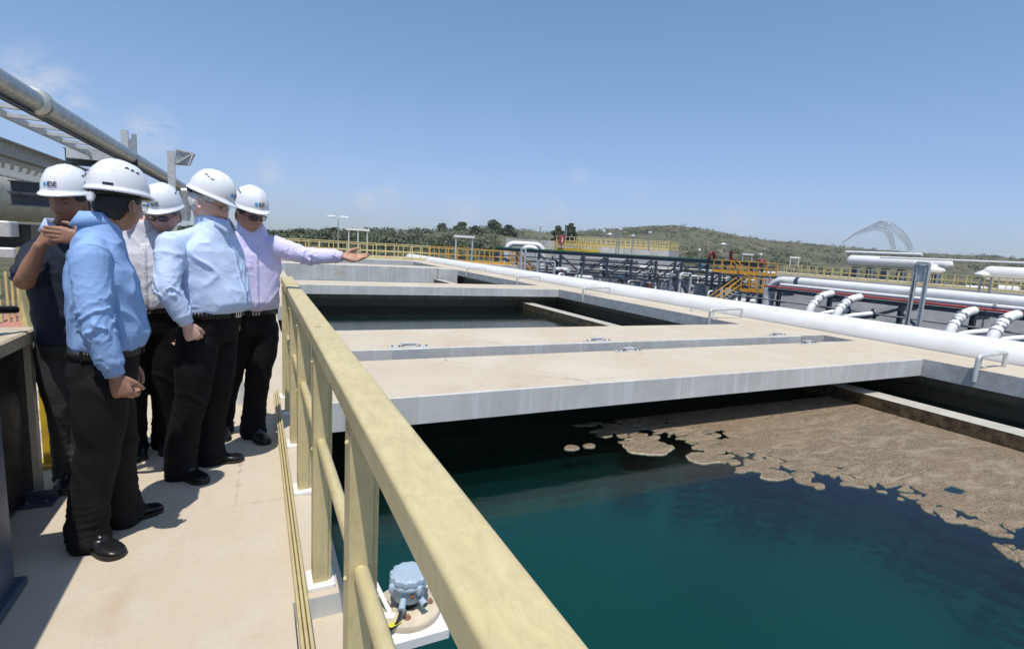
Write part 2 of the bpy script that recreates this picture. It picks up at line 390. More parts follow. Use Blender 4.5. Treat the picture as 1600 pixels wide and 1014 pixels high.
def leaf_blob(m, c, rx, ry, rz, nleaf, size, rng):
    for _ in range(nleaf):
        while True:
            p = Vector((rng.uniform(-1, 1), rng.uniform(-1, 1), rng.uniform(-1, 1)))
            if .25 < p.length < 1: break
        q = Vector((c[0] + p.x * rx, c[1] + p.y * ry, c[2] + p.z * rz))
        a = Vector((rng.gauss(0, 1), rng.gauss(0, 1), rng.gauss(0, 1))).normalized(); b = a.cross(Vector((rng.gauss(0, 1), rng.gauss(0, 1), rng.gauss(0, 1)))).normalized()
        s = size * rng.uniform(.6, 1.4)
        m.add([q - a * s, q + b * s * .7, q + a * s, q - b * s * .7], [(0, 1, 2, 3)])
def mk_shrubs():
    rng = random.Random(11)
    for nm, mat, cnt in (('scrub_cover', 'leaf_dark', 1900), ('scrub_cover', 'leaf_grey', 2800)):
        m = MB(); k = 0
        while k < cnt:
            az = rng.uniform(-8, 76); r = rng.uniform(75, 1.05 * ridge_dist(az))
            x = r * math.sin(R(az)); y = r * math.cos(R(az))
            dn = noise.noise(Vector((x * .02, y * .02, 7))) + (.55 if az < 24 else 0) + (.25 if 42 < az and r > 220 else 0)
            if az < 24 and r < 140: dn -= .45
            if dn < rng.uniform(-.35, .5): continue
            z = ground_z(x, y); s = rng.uniform(.45, 1.45) * (1.35 if az < 24 else 1)
            leaf_blob(m, (x, y, z + s * .35), s * 1.25, s * 1.25, s * .7, 34 if r < 180 else 20, s * .21, rng); k += 1
        tag(m.build(nm, mat), 'dense low scrub bushes covering the dunes', kind='stuff')
mk_shrubs()
def tree(u, v, D, hpx, wpx, label, mat='leaf_dark', seed=0, trunk=.28):
    rng = random.Random(seed); b = atd(u, v, D); gz = ground_z(b.x, b.y); top = atd(u, v - 0, D).z
    H = top - gz; base = Vector((b.x, b.y, gz - .3)); W = wpx * D / FPX
    t = thing('tree', label, 'tree', base, None)
    tk = MB(); ch = max(hpx * D / FPX, 1.5)
    tk.tube([base, base + Vector((.1, 0, H * .35)), base + Vector((-.1, .2, H * .6))], [.3, .22, .12], 7)
    for i in range(7):
        a = rng.uniform(0, 6.28); tk.tube([base + Vector((0, 0, H * rng.uniform(.25, .5))), base + Vector((math.cos(a) * W * .3, math.sin(a) * W * .3, H * .75))], [.13, .04], 5)
    tk.build('trunk', 'bark', t)
    m = MB()
    for i in range(34):
        a = rng.uniform(0, 6.28); q = rng.uniform(0, 1) ** .5; hh = rng.uniform(0, 1)
        rr = W * .5 * q * math.sin(math.pi * min(.95, .25 + hh * .7)) ; s = W * rng.uniform(.10, .2)
        leaf_blob(m, (base.x + math.cos(a) * rr, base.y + math.sin(a) * rr, top - s * .5 - ch * (1 - hh)), s, s, s * .75, 120, .25 * (D / 150), rng)
    m.build('crown', mat, t)
for a in ((772, 344, 200, 26, 34, 'tallest rounded tree on the ridge between the two canopy frames and the white pipe', 'leaf_dark', 1),
          (722, 347, 205, 22, 26, 'small round tree just left of the tallest ridge tree'), (745, 353, 190, 18, 26, 'low bushy tree between the two round ridge trees'),
          (690, 350, 200, 20, 32, 'broad dark tree at the left end of the ridge tree clump'), (795, 352, 195, 16, 26, 'low tree right of the tallest ridge tree'),
          (873, 353, 120, 26, 22, 'left stem of the twin trees behind the yellow railed filter tank'), (891, 349, 120, 32, 26, 'taller right stem of the twin trees behind the yellow railed filter tank'),
          (470, 358, 160, 14, 30, 'dark tree behind the far yellow fence near the pointing arm'), (522, 356, 165, 14, 22, 'dark tree behind the double headed street lamp')):
    tree(*a) if len(a) == 8 else tree(*a, 'leaf_dark', hash(a[0]) % 97)
# ------------------------------------------------------------------ basins, walkway, bridges
RX = .30                                    # right edge of the walkway slab
BX0, BX1 = 10.45, 11.8                      # far side beam
def struct(o, label): return tag(o, label, kind='structure')
m = MB()
m.box((-1.28, -3, -.3), (.12, 12, 0), 0, 1)
m.box((.12, 2.16, -.3), (RX + .03, 12, -.001), 0, 1)          # ledge that carries the railing posts
m.box((.12, -3, -.3), (RX + .03, 2.16, -.10), 0, 1)
m.box((-7, 7.2, -.3), (-1.282, 12, -.002), 0, 1)
m.box((-.9, 12.002, -.3), (1.0, 46, -.004), 0, 1)
struct(m.build('walkway', ['concrete_side', 'concrete_top']), 'sandy concrete walkway the five men stand on')
m = MB()
m.box((BX0, -3, -.30), (BX1, 6.55, 0), 0, 1); m.box((11.2, 6.552, -.30), (BX1, 7.22, -.001), 0, 1); m.box((BX0, 7.222, -.30), (BX1, 44, 0), 0, 1)
o = m.build('concrete_beam', ['concrete_side_grey', 'concrete_top'], None, (BX0, -3, -.3))
tag(o, 'long grey concrete beam slab along the white pipe at the far side of the basins', 'concrete beam')
def bridge(y0, y1, x0, x1, label, z0=-.29, z=.003):
    m = MB(); m.box((x0, y0, z0), (x1, y1, z), 0, 1, bev=.012)
    tag(m.build('concrete_bridge', ['concrete_side', 'concrete_top'], None, (x0, y0, z0)), label, 'concrete bridge')
bridge(4.92, 6.56, RX + .032, BX0 - .003, 'nearest wide concrete bridge crossing the basin, its front face streaked white')
bridge(7.22, 8.83, RX + .032, BX0 - .003, 'second concrete bridge just behind the nearest one across the narrow gap')
bridge(17.33, 18.95, 1.0, BX0 - .003, 'third concrete bridge beyond the dark green middle basin')
m = MB(); m.box((.95, 29.0, -.9), (9.3, 30.7, .06), 0, 1, bev=.02); m.box((9.302, 28.7, -.9), (BX0 - .002, 30.7, .05), 0, 1, bev=.02)
tag(m.build('concrete_wall', ['concrete_side', 'concrete_top'], None, (.95, 29, -.9)), 'pale concrete basin wall below the pointing hand', 'concrete wall')
m = MB(); m.box((.95, 38.5, -.9), (13.5, 39.6, .05), 0, 1, bev=.02)
tag(m.build('concrete_wall', ['concrete_side', 'concrete_top'], None, (.95, 38.5, -.9)), 'farthest concrete basin wall below the yellow fence', 'concrete wall')
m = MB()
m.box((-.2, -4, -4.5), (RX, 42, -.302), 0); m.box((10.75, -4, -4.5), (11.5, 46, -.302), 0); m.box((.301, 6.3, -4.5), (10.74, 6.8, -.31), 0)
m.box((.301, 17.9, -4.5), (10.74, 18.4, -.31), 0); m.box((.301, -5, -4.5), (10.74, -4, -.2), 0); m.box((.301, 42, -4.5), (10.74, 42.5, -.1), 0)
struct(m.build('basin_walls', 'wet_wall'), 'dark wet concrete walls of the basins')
HZ = True
m = MB(); m.box((-20, -20, -4.9), (60, 60, -4.55)); struct(m.build('basin_floor', 'pool_floor'), 'basin floor')
for (y0, y1, lab) in ((-4, 6.3, 'calm teal water of the near basin'), (6.8, 17.9, 'dark green water of the middle basin'), (18.4, 42, 'water of the farthest basins')):
    m = MB(); m.add([(.3, y0, WZ), (10.75, y0, WZ), (10.75, y1, WZ), (.3, y1, WZ)], [(0, 1, 2, 3)]); struct(m.build('water', 'water'), lab)
for z in (-1.0, -1.2, -1.40, -1.56, -1.70, -1.84, -1.98, -2.12, -2.27, -2.43, -2.6):
    m = MB(); m.add([(.3, -4, z), (10.75, -4, z), (10.75, 42, z), (.3, 42, z)], [(0, 1, 2, 3)]); struct(m.build('turbid_water', 'turbid_water' if z < -1.5 else 'clear_water'), 'murky teal water below the surface')
for (y0, y1, lab) in ((-4, 6.3, 'narrow pale overflow sill with brown slime along the scum'), (6.8, 17.9, 'narrow overflow sill in the dark green middle basin'), (18.4, 28.6, 'farthest narrow overflow sill beside the pale basin wall')):
    m = MB(); m.box((9.0, y0, -1.0), (9.42, y1, -.545), 1, 0)
    tag(m.build('overflow_sill', ['weir_concrete', 'weir_slime'], None, (9, y0, -1)), lab, 'overflow sill')

# ------------------------------------------------------------------ scum (marching squares over a field)
def scum():
    rng = random.Random(5)
    g = .022; X0, X1, Y0, Y1 = 3.0, 9.0, .3, 5.6
    nx = int((X1 - X0) / g) + 1; ny = int((Y1 - Y0) / g) + 1
    # outline of the scum edge on the water, x -> y of its near border
    edge = [atz(u, v, WZ) for u, v in ((905, 668), (960, 690), (1010, 694), (1075, 702), (1130, 725), (1190, 742), (1240, 752), (1300, 757), (1370, 775), (1420, 793), (1480, 812), (1545, 826), (1552, 852), (1600, 880), (1650, 905))]
    ex = np.array([p.x for p in edge]); ey = np.array([p.y for p in edge])
    P = np.stack([ex, ey], 1)
    xs = X0 + np.arange(nx) * g; ys = Y0 + np.arange(ny) * g
    GX, GY = np.meshgrid(xs, ys, indexing='ij')
    best = np.full(GX.shape, 1e9); sgn = np.ones(GX.shape)
    for i in range(len(P) - 1):
        a = P[i]; b = P[i + 1]; d = b - a; L = (d ** 2).sum()
        t = np.clip(((GX - a[0]) * d[0] + (GY - a[1]) * d[1]) / L, 0, 1)
        qx = GX - a[0] - t * d[0]; qy = GY - a[1] - t * d[1]; dd = np.hypot(qx, qy)
        cr = d[0] * (GY - a[1]) - d[1] * (GX - a[0])
        upd = dd < best - 1e-6; best = np.where(upd, dd, best); sgn = np.where(upd, np.sign(cr), sgn)
    sd = best * sgn                                             # > 0 inside the scum
    # cell seeds for floes
    cell = .24; seeds = []
    for i in range(int((X1 - X0) / cell) + 2):
        for j in range(int((Y1 - Y0) / (cell * .62)) + 2): seeds.append((X0 + (i + rng.uniform(-.1, 1.1)) * cell, Y0 + (j + rng.uniform(-.1, 1.1)) * cell * .62))
    seeds = np.array(seeds)
    def field(off, sc):
        q = np.array([[noise.fractal(Vector((x * sc, y * sc * 1.4, off)), 1, 2, 3) for y in ys[::3]] for x in xs[::3]]); q = np.repeat(np.repeat(q, 3, 0), 3, 1)[:nx, :ny]; kk = np.ones(5) / 5
        for ax in (0, 1): q = np.apply_along_axis(lambda r: np.convolve(np.pad(r, 2, 'edge'), kk, 'valid'), ax, q)
        return q
    WX = field(4.5, 5.5) * .11; WY = field(8.5, 5.5) * .075
    f1 = np.full(GX.shape, 9.); f2 = np.full(GX.shape, 9.); who = np.zeros(GX.shape, int)
    for k, (sx, sy) in enumerate(seeds):
        i0 = max(0, int((sx - .8 - X0) / g)); i1 = min(nx, int((sx + .8 - X0) / g)); j0 = max(0, int((sy - .6 - Y0) / g)); j1 = min(ny, int((sy + .6 - Y0) / g))
        if i0 >= i1 or j0 >= j1: continue
        d = np.hypot(GX[i0:i1, j0:j1] + WX[i0:i1, j0:j1] - sx, (GY[i0:i1, j0:j1] + WY[i0:i1, j0:j1] - sy) * 1.5)
        A = f1[i0:i1, j0:j1]; B = f2[i0:i1, j0:j1]; W = who[i0:i1, j0:j1]
        less = d < A; B[:] = np.where(less, A, np.minimum(B, d)); W[:] = np.where(less, k, W); A[:] = np.where(less, d, A)
    gap = f2 - f1
    nz = np.array([[noise.fractal(Vector((x * 3.2, y * 5, 1.5)), 1, 2, 4) for y in ys[::3]] for x in xs[::3]])
    nz = np.repeat(np.repeat(nz, 3, 0), 3, 1)[:nx, :ny]
    k = np.ones(7) / 7
    for ax in (0, 1): nz = np.apply_along_axis(lambda r: np.convolve(np.pad(r, 3, 'edge'), k, 'valid'), ax, nz)
    seedsd = np.array([sd[min(nx - 1, max(0, int((a - X0) / g))), min(ny - 1, max(0, int((b - Y0) / g)))] for a, b in seeds])
    keep = seedsd[who]
    # a patch survives as a whole when its seed is inside, the cracks close further in
    crackw = np.clip(.050 - .080 * np.clip(sd, -1, 3) + .12 * nz, -.2, .10) * np.where(GX < 6.2, 1.25, .9)
    F = np.minimum(gap - crackw, keep * .9 + .04 + .02 * nz)
    F = np.where(sd > .75, np.maximum(F, .02 + 0 * F), F) if False else F
    F = np.where(sd > 1.3, .05, F)
    F = np.where(GX > 8.99, F, F)
    # open pool of water with cracks left of the mat
    verts = {}; V = []; faces = []
    def vid(key, x, y):
        if key not in verts: verts[key] = len(V); V.append((x, y))
        return verts[key]
    pos = F > 0
    any_ = pos[:-1, :-1] | pos[1:, :-1] | pos[:-1, 1:] | pos[1:, 1:]
    for i, j in zip(*np.nonzero(any_)):
        c = [(i, j), (i + 1, j), (i + 1, j + 1), (i, j + 1)]; poly = []
        for q in range(4):
            a = c[q]; b = c[(q + 1) % 4]; fa = F[a]; fb = F[b]
            if fa > 0: poly.append(vid(('p', a), xs[a[0]], ys[a[1]]))
            if (fa > 0) != (fb > 0):
                t = fa / (fa - fb); key = ('e', min(a, b), max(a, b))
                poly.append(vid(key, xs[a[0]] + (xs[b[0]] - xs[a[0]]) * t, ys[a[1]] + (ys[b[1]] - ys[a[1]]) * t))
        if len(poly) >= 3: faces.append(poly)
    # connected pieces
    par = list(range(len(V)))
    def find(a):
        while par[a] != a: par[a] = par[par[a]]; a = par[a]
        return a
    for f in faces:
        r = find(f[0])
        for q in f[1:]: par[find(q)] = r
    comp = {}
    for f in faces: comp.setdefault(find(f[0]), []).append(f)
    comps = sorted(comp.values(), key=len, reverse=True)
    def emit(fl, th=.012):
        m = MB(); idx = {}; vs = []; fs = []; ec = {}
        for f in fl:
            g_ = []
            for q in f:
                if q not in idx: idx[q] = len(vs); vs.append(V[q])
                g_.append(idx[q])
            fs.append(g_)
            for a, b in zip(g_, g_[1:] + g_[:1]): ec[(a, b)] = 1
        rim = set()
        for (a, b) in ec:
            if (b, a) not in ec: rim.add(a); rim.add(b)
        n = len(vs)
        top = []
        for i_, (x, y) in enumerate(vs):
            h = noise.noise(Vector((x * 14, y * 14, 2))) * .003 + noise.noise(Vector((x * 2, y * 4, 9))) * .004
            top.append((x, y, WZ + (.004 if i_ in rim else th + h)))
        m.add(top, fs, 0, True)
        for (a, b) in ec:
            if (b, a) not in ec:
                m.add([top[a], top[b], (*vs[b], WZ - .01), (*vs[a], WZ - .01)], [(0, 3, 2, 1)], 1)
        return m, vs
    def rimfaces(m):
        return m
    main = []; singles = []
    for cpt in comps:
        if len(cpt) > 4000 or len(singles) >= 14 or len(cpt) < 60: main += cpt
        else: singles.append(cpt)
    m, _ = emit(main); tag(m.build('floating_scum', ['scum', 'scum_rim']), 'wide mat of brown floating scum over the near basin', kind='stuff')
    cen = []
    for cpt in singles:
        m, vs = emit(cpt); a = np.array(vs).mean(0); o = m.build('scum_patch', ['scum', 'scum_rim'], None, (a[0], a[1], WZ))
        tag(o, 'small loose patch of brown scum floating off the edge of the mat', 'scum patch', 'loose scum patches at the mat edge')
    # the lone floes off the left tip of the mat
    for (u, v, w, h, lab) in ((1012, 699, 38, 15, 'largest lone oval scum patch at the left tip of the mat'), (893, 700, 12, 4, 'small lone scum chip farthest left in the dark water'),
                              (921, 697, 11, 3, 'small lone scum chip second from the left in the dark water'), (1100, 716, 26, 11, 'oval scum patch right of the largest lone one'), (1212, 743, 28, 9, 'oval scum patch at the lower edge above the blue water')):
        c = atz(u, v, WZ); rx = (atz(u + w, v, WZ) - c).length; ry = abs(atz(u, v + h, WZ).y - c.y); N = 48; m = MB(); ph = rng.uniform(0, 6)
        pts = []
        for q in range(N):
            a = 2 * math.pi * q / N; k_ = 1 + .22 * noise.noise(Vector((math.cos(a) * 1.6 + ph, math.sin(a) * 1.6, ph))) + .06 * noise.noise(Vector((math.cos(a) * 6, math.sin(a) * 6, ph)))
            pts.append((c.x + math.cos(a) * rx * k_, c.y + math.sin(a) * ry * k_))
        ins = [(c.x + (x - c.x) * .97, c.y + (y - c.y) * .97) for x, y in pts]
        vs = [(x, y, WZ - .01) for x, y in pts] + [(x, y, WZ + .005) for x, y in pts] + [(x, y, WZ + .014) for x, y in ins]
        for r_ in range(2):
            m.add(vs[r_ * N:(r_ + 2) * N], [(q, (q + 1) % N, N + (q + 1) % N, N + q) for q in range(N)], 1, True)
        m.add(vs[2 * N:], [tuple(range(N))], 0)
        tag(m.build('scum_patch', ['scum', 'scum_rim'], None, (c.x, c.y, WZ)), lab, 'scum patch')
scum()

# ------------------------------------------------------------------ near railing
def near_railing():
    t = thing('railing', 'cream yellow railing with thick flat handrail beside the walkway in the foreground', 'railing', (.24, 1, 0))
    def chan(y0, y1, name, x0=.198, x1=.298, z0=1.072, z1=1.13):
        # rounded handrail profile swept along Y, hanging lips below
        r_ = .013; prof = [(x0, z0)] + [(x0 + r_ - r_ * math.cos(a * math.pi / 14), z1 - r_ * .8 + r_ * .8 * math.sin(a * math.pi / 14)) for a in range(8)] + [(x1 - r_ + r_ * math.sin(a * math.pi / 14), z1 - r_ * .8 + r_ * .8 * math.cos(a * math.pi / 14)) for a in range(8)] + [(x1, z0), (x1 - .006, z0), (x1 - .006, z1 - .03), (x0 + .006, z1 - .03), (x0 + .006, z0)]
        m = MB(); n = len(prof); ys = [y0, y1]
        vs = [(p[0], y, p[1]) for y in ys for p in prof]
        for a in range(n):
            b = (a + 1) % n; m.add([vs[a], vs[b], vs[n + b], vs[n + a]], [(0, 1, 2, 3)], 0, 0 < a < 16)
        m.add(vs[:n], [tuple(range(n))]); m.add(vs[n:], [tuple(reversed(range(n)))])
        o = m.build(name, 'cream_yellow', t); bm = bmesh.new(); bm.from_mesh(o.data); bmesh.ops.remove_doubles(bm, verts=bm.verts, dist=1e-5); bmesh.ops.recalc_face_normals(bm, faces=bm.faces)
        for e in bm.edges:
            if len(e.link_faces) == 2 and e.calc_face_angle(0) > .6: e.smooth = False
        bm.to_mesh(o.data); bm.free(); return o
    chan(-1.2, 4.48, 'handrail'); chan(4.535, 5.25, 'handrail'); chan(4.475, 4.54, 'sleeve', .194, .302, 1.068, 1.134)
    posts = [-.55, .38, 1.33, 2.27, 3.2, 3.96, 4.72, 5.2]
    for k, y in enumerate(posts):
        m = MB(); x0, x1, d = .205, .268, .045
        # hollow channel post, open side towards the viewer: two lips and a recessed web
        m.box((x0, y - d, .02), (x1, y + d, 1.076), 0, bev=.004)
        m.box((x1 - .001, y - d + .008, .02), (x1 + .012, y - d + .014, 1.07), 0)
        m.build('post', 'cream_yellow', t)
        m = MB(); zb = .0 if y > 2.16 else -.10
        m.box((x0 - .025, y - d - .025, zb), (x1 + .028, y + d + .025, .022), 0, bev=.006); m.build('base_plate', 'caulk_white', t)
        for bx, bz in ((x0 - .004, 1.0), (x0 - .004, .62)):
            b = MB(); b.lathe((x0 + .002, y, bz), [(.007, 0), (.007, -.006), (.003, -.009)], 8, 0, (1, 0, 0)); b.build('bolt', 'cream_yellow', t)
        if k:
            yp = posts[k - 1]
            m = MB(); r = .021; ya = yp + d + .001; yb = y - d - .001; zm = .665
            m.tube([(x0 + .03, ya, zm), (x0 + .03, yb - .012, zm), (x0 + .03, yb, zm)], [r, r, r * .8], 14); m.build('mid_rail', 'cream_yellow', t)
    # ribbed toe boards
    m = MB()
    for j, (xa, zb) in enumerate(((.128, .062), (.143, .072), (.158, .082))):
        m.box((xa, -2, .012), (xa + .0115, 5.2, zb), 0, bev=.003)
    m.build('toe_board', 'cream_yellow', t)
near_railing()

# ------------------------------------------------------------------ instrument on its shelf
def instrument():
    s = MB(); s.box((.335, 1.96, -.20), (.75, 2.30, -.15), 0, bev=.008)
    o = s.build('shelf_plate', 'white_frp', None, (.335, 1.86, -.2)); tag(o, 'white plate shelf jutting out over the water under the handrail', 'shelf')
    for (x, y) in ((.39, 2.03), (.39, 2.2), (.71, 2.26)):
        b = MB(); b.lathe((x, y, -.15), [(.017, 0), (.017, .006), (.010, .008), (.010, .02), (.006, .021)], 8); b.build('rusty_bolt', 'rusty', o)
    c = Vector((.605, 2.135, -.15)); t = thing('level_transmitter', 'pale blue round level sensor housing with white flange on the shelf over the water', 'sensor', c)
    m = MB(); m.lathe(c, [(.148, 0), (.150, .004), (.150, .028), (.143, .034), (.04, .036)], 40); m.build('flange', 'beige_frp', t)
    for k in range(4):
        a = math.pi / 4 + k * math.pi / 2 + .5; p = c + Vector((math.cos(a) * .098, math.sin(a) * .098, .035))
        m = MB(); m.lathe(p, [(.016, 0), (.016, .004), (.010, .005), (.010, .014), (.005, .015)], 8); m.build('bolt', 'rusty', t)
    m = MB(); m.lathe(c + Vector((0, 0, .035)), [(.045, 0), (.045, .025), (.052, .026), (.052, .045)], 20); m.build('neck', 'black_plastic', t)
    h = c + Vector((0, 0, .062))
    m = MB(); m.lathe(h, [(.05, 0), (.066, .012), (.072, .025), (.073, .075), (.085, .08), (.087, .093), (.084, .098)], 32)
    for k in range(4):
        a = k * math.pi / 2 + .3; p = h + Vector((math.cos(a) * .086, math.sin(a) * .086, .066)); m.lathe(p, [(.012, 0), (.014, .008), (.014, .034), (.01, .038)], 10)
    hs_ = m.build('housing', 'instrument_blue', t)
    m = MB(); n = 72; prof = [(.079, .099), (.081, .112), (.079, .126), (.072, .132), (.066, .133), (.064, .129), (.02, .130)]
    vs = []; fs = []
    for (r, z) in prof:
        for j in range(n):
            a = 2 * math.pi * j / n; k = r + (.006 if (j // 3) % 2 == 0 and .075 < r else 0); vs.append(h + Vector((math.cos(a) * k, math.sin(a) * k, z)))
    for i in range(len(prof) - 1):
        for j in range(n): q = (j + 1) % n; fs.append((i * n + j, i * n + q, (i + 1) * n + q, (i + 1) * n + j))
    m.add(vs, fs); m.add(vs[-n:], [tuple(range(n))]); m.build('lid', 'instrument_blue', t)
    for sx, col in ((-.038, 0), (.03, 1)):
        m = MB(); p = h + Vector((sx, -.058, .04)); q = p + Vector((sx * .5, -.045, -.012))
        m.tube([p, q], .015, 12); m.tube([q, q + (q - p) * .12], .019, 6)
        m.build('cable_gland', 'instrument_blue', t)
        if col:
            m = MB(); m.tube([q + (q - p) * .12, q + (q - p) * .16], .011, 10); m.build('plug', 'black_plastic', t)
    m = MB(); m.tube([h + Vector((-.004, -.073, .06)), h + Vector((-.004, -.085, .058))], .009, 8); m.build('earth_screw', 'rusty', t)
    m = MB(); m.tube(rounded([h + Vector((-.06, -.105, .025)), h + Vector((-.09, -.13, -.03)), h + Vector((-.16, -.10, -.06)), h + Vector((-.12, -.02, -.07)), h + Vector((-.17, .04, -.075)), h + Vector((-.26, .02, -.09))], .04, 6), .006, 8)
    m.tube(rounded([h + Vector((-.15, -.08, -.06)), h + Vector((-.10, -.16, -.075)), h + Vector((-.16, -.24, -.08)), h + Vector((-.24, -.22, -.12))], .05, 6), .006, 8)
    m.build('cable', 'rubber', t)
    m = MB(); p = h + Vector((-.075, -.085, -.03)); m.add([p, p + Vector((-.05, -.03, .012)), p + Vector((-.035, -.06, .02)), p + Vector((.018, -.03, .008))], [(0, 1, 2, 3)])
    o = m.build('tag', 'yellow_tag', t); md = o.modifiers.new('s', 'SOLIDIFY'); md.thickness = .0015
    m = MB(); p = h + Vector((-.09, -.03, -.028)); m.bar(p, p + Vector((-.045, .10, .09)), .02, .006); m.bar(p + Vector((-.002, -.004, .002)), p + Vector((-.03, -.075, -.008)), .05, .005); m.build('bracket', 'white_frp', t)
instrument()

# ------------------------------------------------------------------ grab rails on the beam, bridge fittings
def grab(y, label, drop=.26, xe=11.55):
    m = MB(); r = .034; x0 = BX0 - .045
    m.tube(rounded([(x0, y, -drop), (x0, y, .22), (xe, y, .25), (xe, y, .003)], .07), r, 12)
    m.tube([(x0 + .12, y, .06), (x0 + .12, y, .20)], .012, 6); m.box((x0 + .02, y - .025, -.14), (BX0 - .002, y + .025, -.10))
    m.tube([(x0 + .10, y, .06), (x0 + .30, y, .02)], .012, 6)
    tag(m.build('grab_rail', 'galv_light', None, (x0, y, 0)), label, 'grab rail')
grab(4.15, 'nearest bent grey grab rail at the right end of the nearest bridge', .20, 11.3)
grab(9.75, 'grey grab rail behind the second bridge, second nearest'); grab(15.6, 'grey grab rail beyond the middle basin in front of the third bridge')
grab(20.9, 'grey grab rail just beyond the third bridge'); grab(27.2, 'farthest grey grab rail near the pale basin wall')
def hinge(x, y, s, label, face=False):
    t = thing('gate_fitting', label, 'metal fitting', (x, y, .003))
    m = MB(); m.box((x - .30 * s, y - .05, .004), (x + .30 * s, y + .05, .018), 0, bev=.004); m.box((x - .09 * s, y - .035, .018), (x + .09 * s, y + .035, .05), 0, bev=.004); m.box((x - .13 * s, y - .04, .05), (x + .13 * s, y + .04, .062), 0)
    m.build('plate', 'galv_light', t)
    for k in (-1, -.6, -.3, .3, .6, 1):
        b = MB(); b.lathe((x + .25 * s * k, y - .02, .018), [(.016, 0), (.016, .014), (.009, .02)], 6); b.build('bolt', 'slate_steel', t)
    if face:
        m = MB(); m.box((x - .27, 7.22 - .012, -.24), (x + .27, 7.218, -.01), 0); m.build('face_plate', 'galv_light', t)
hinge(aty(640, 535, 7.3).x, 7.32, 1, 'bolted plate on the front edge of the second bridge, left one', True)
hinge(aty(935, 531, 7.3).x, 7.32, .9, 'bolted plate on the front edge of the second bridge, middle one', True)
hinge(aty(1215, 523, 7.3).x, 7.32, .9, 'bolted plate on the front edge of the second bridge, right one', True)
hinge(aty(983, 546, 6.45).x, 6.46, .8, 'bolted plate on the back edge of the nearest bridge, left one')
hinge(aty(1263, 533, 6.45).x, 6.46, .8, 'bolted plate on the back edge of the nearest bridge, right one')
m = MB(); a = atx(1090, 478, 11.3); m.tube([(11.1, a.y, .03), (11.25, a.y + .1, .05), (11.5, a.y - .2, .03), (11.7, a.y - .6, .03)], .015, 6); m.tube([(11.05, a.y, .003), (11.05, a.y, .1)], .02, 6)
tag(m.build('hose_piece', 'galv_light', None, (11.1, a.y, 0)), 'thin hose scrap lying on the beam slab beside the white pipe', 'hose')

# white pipe along the beam
t = thing('white_main_pipe', 'long white pipe running beside the beam slab along the basins', 'pipe', (12.1, 0, 0))
ys = [-3, 3.5, 10.4, 18, 26, 36, 46]
for a, b in zip(ys, ys[1:]):
    m = MB(); m.tube([(12.16, a + .006, .035), (12.16, b - .006, .035)], .345, 40); m.build('pipe_section', 'white_pipe', t)
m = MB()
for b in ys[1:-1]: m.tube([(12.16, b - .07, .035), (12.16, b + .07, .035)], .352, 40)
m.build('joint_band', 'white_pipe', t)

# ------------------------------------------------------------------ fences
def fence(name, label, p, q, n, mat='yellow_frp', h=1.1, rails=(1.1, .58), toe=.15, w=.055, z=None, cat='fence'):
    p = Vector(p); q = Vector(q); t = thing(name, label, cat, p)
    posts = []
    for i in range(n + 1):
        b = p.lerp(q, i / n)
        if not posts:
            m = MB(); m.box((b.x - w / 2, b.y - w / 2, b.z), (b.x + w / 2, b.y + w / 2, b.z + h - .02)); o = m.build('post', mat, t, b); o.parent = t; o.location = b - p; posts.append(o)
        else:
            o = posts[0].copy(); COL.objects.link(o); o.parent = t; o.location = b - p; posts.append(o)
    for r in rails:
        m = MB(); m.bar(p + Vector((0, 0, r)), q + Vector((0, 0, r)), w * 1.1, w); m.build('rail', mat, t)
    if toe:
        m = MB(); m.bar(p + Vector((0, 0, toe / 2)), q + Vector((0, 0, toe / 2)), .02, toe, 0, (0, 0, 1)); m.build('toe_board', mat, t)
    return t
p1 = Vector((-6, 40.6, .08)); p2 = Vector((aty(671, 386, 39.7).x, 39.7, .08))
fence('fence', 'long pale yellow fence at the far end of the basins behind the pointing hand', p1, p2, 27)
fence('fence', 'second pale yellow fence line a few metres behind the first', (-6, 46, -.1), (aty(800, 388, 45).x, 45.2, -.1), 26)
p3 = Vector((aty(672, 386, 39.6).x, 39.6, .08)); p4 = Vector((aty(798, 392, 38.3).x, 38.3, .05))
fence('fence', 'orange fence between the yellow fence and the head of the stairs', p3, p4, 9, 'orange_paint')
m = MB(); m.box((-8, 39.7, -.35), (p3.x + .2, 47, .06), 0, 1); m.box((p3.x + .202, 38.0, -.35), (p4.x + 1.0, 41, .03), 0, 1); struct(m.build('far_walkway', ['pale_concrete', 'concrete_top']), 'far concrete walkway with the yellow fence')

# stairs down from the orange fence
t = thing('orange_stair_rails', 'orange stair handrails sloping down beside the grey steel frame', 'stair rail', p4)
for dy in (0, 1.1):
    for hh in (1.1, .6, .05):
        m = MB(); a = p4 + Vector((.2, -dy, hh)); m.bar(a, a + Vector((2.3, 0, -2.0)), .06, .06); m.build('rail', 'orange_paint', t)
    for k in range(3):
        a = p4 + Vector((.2 + k * 1.1, -dy, -k * .95)); m = MB(); m.bar(a, a + Vector((0, 0, 1.1)), .06, .06); m.build('post', 'orange_paint', t)

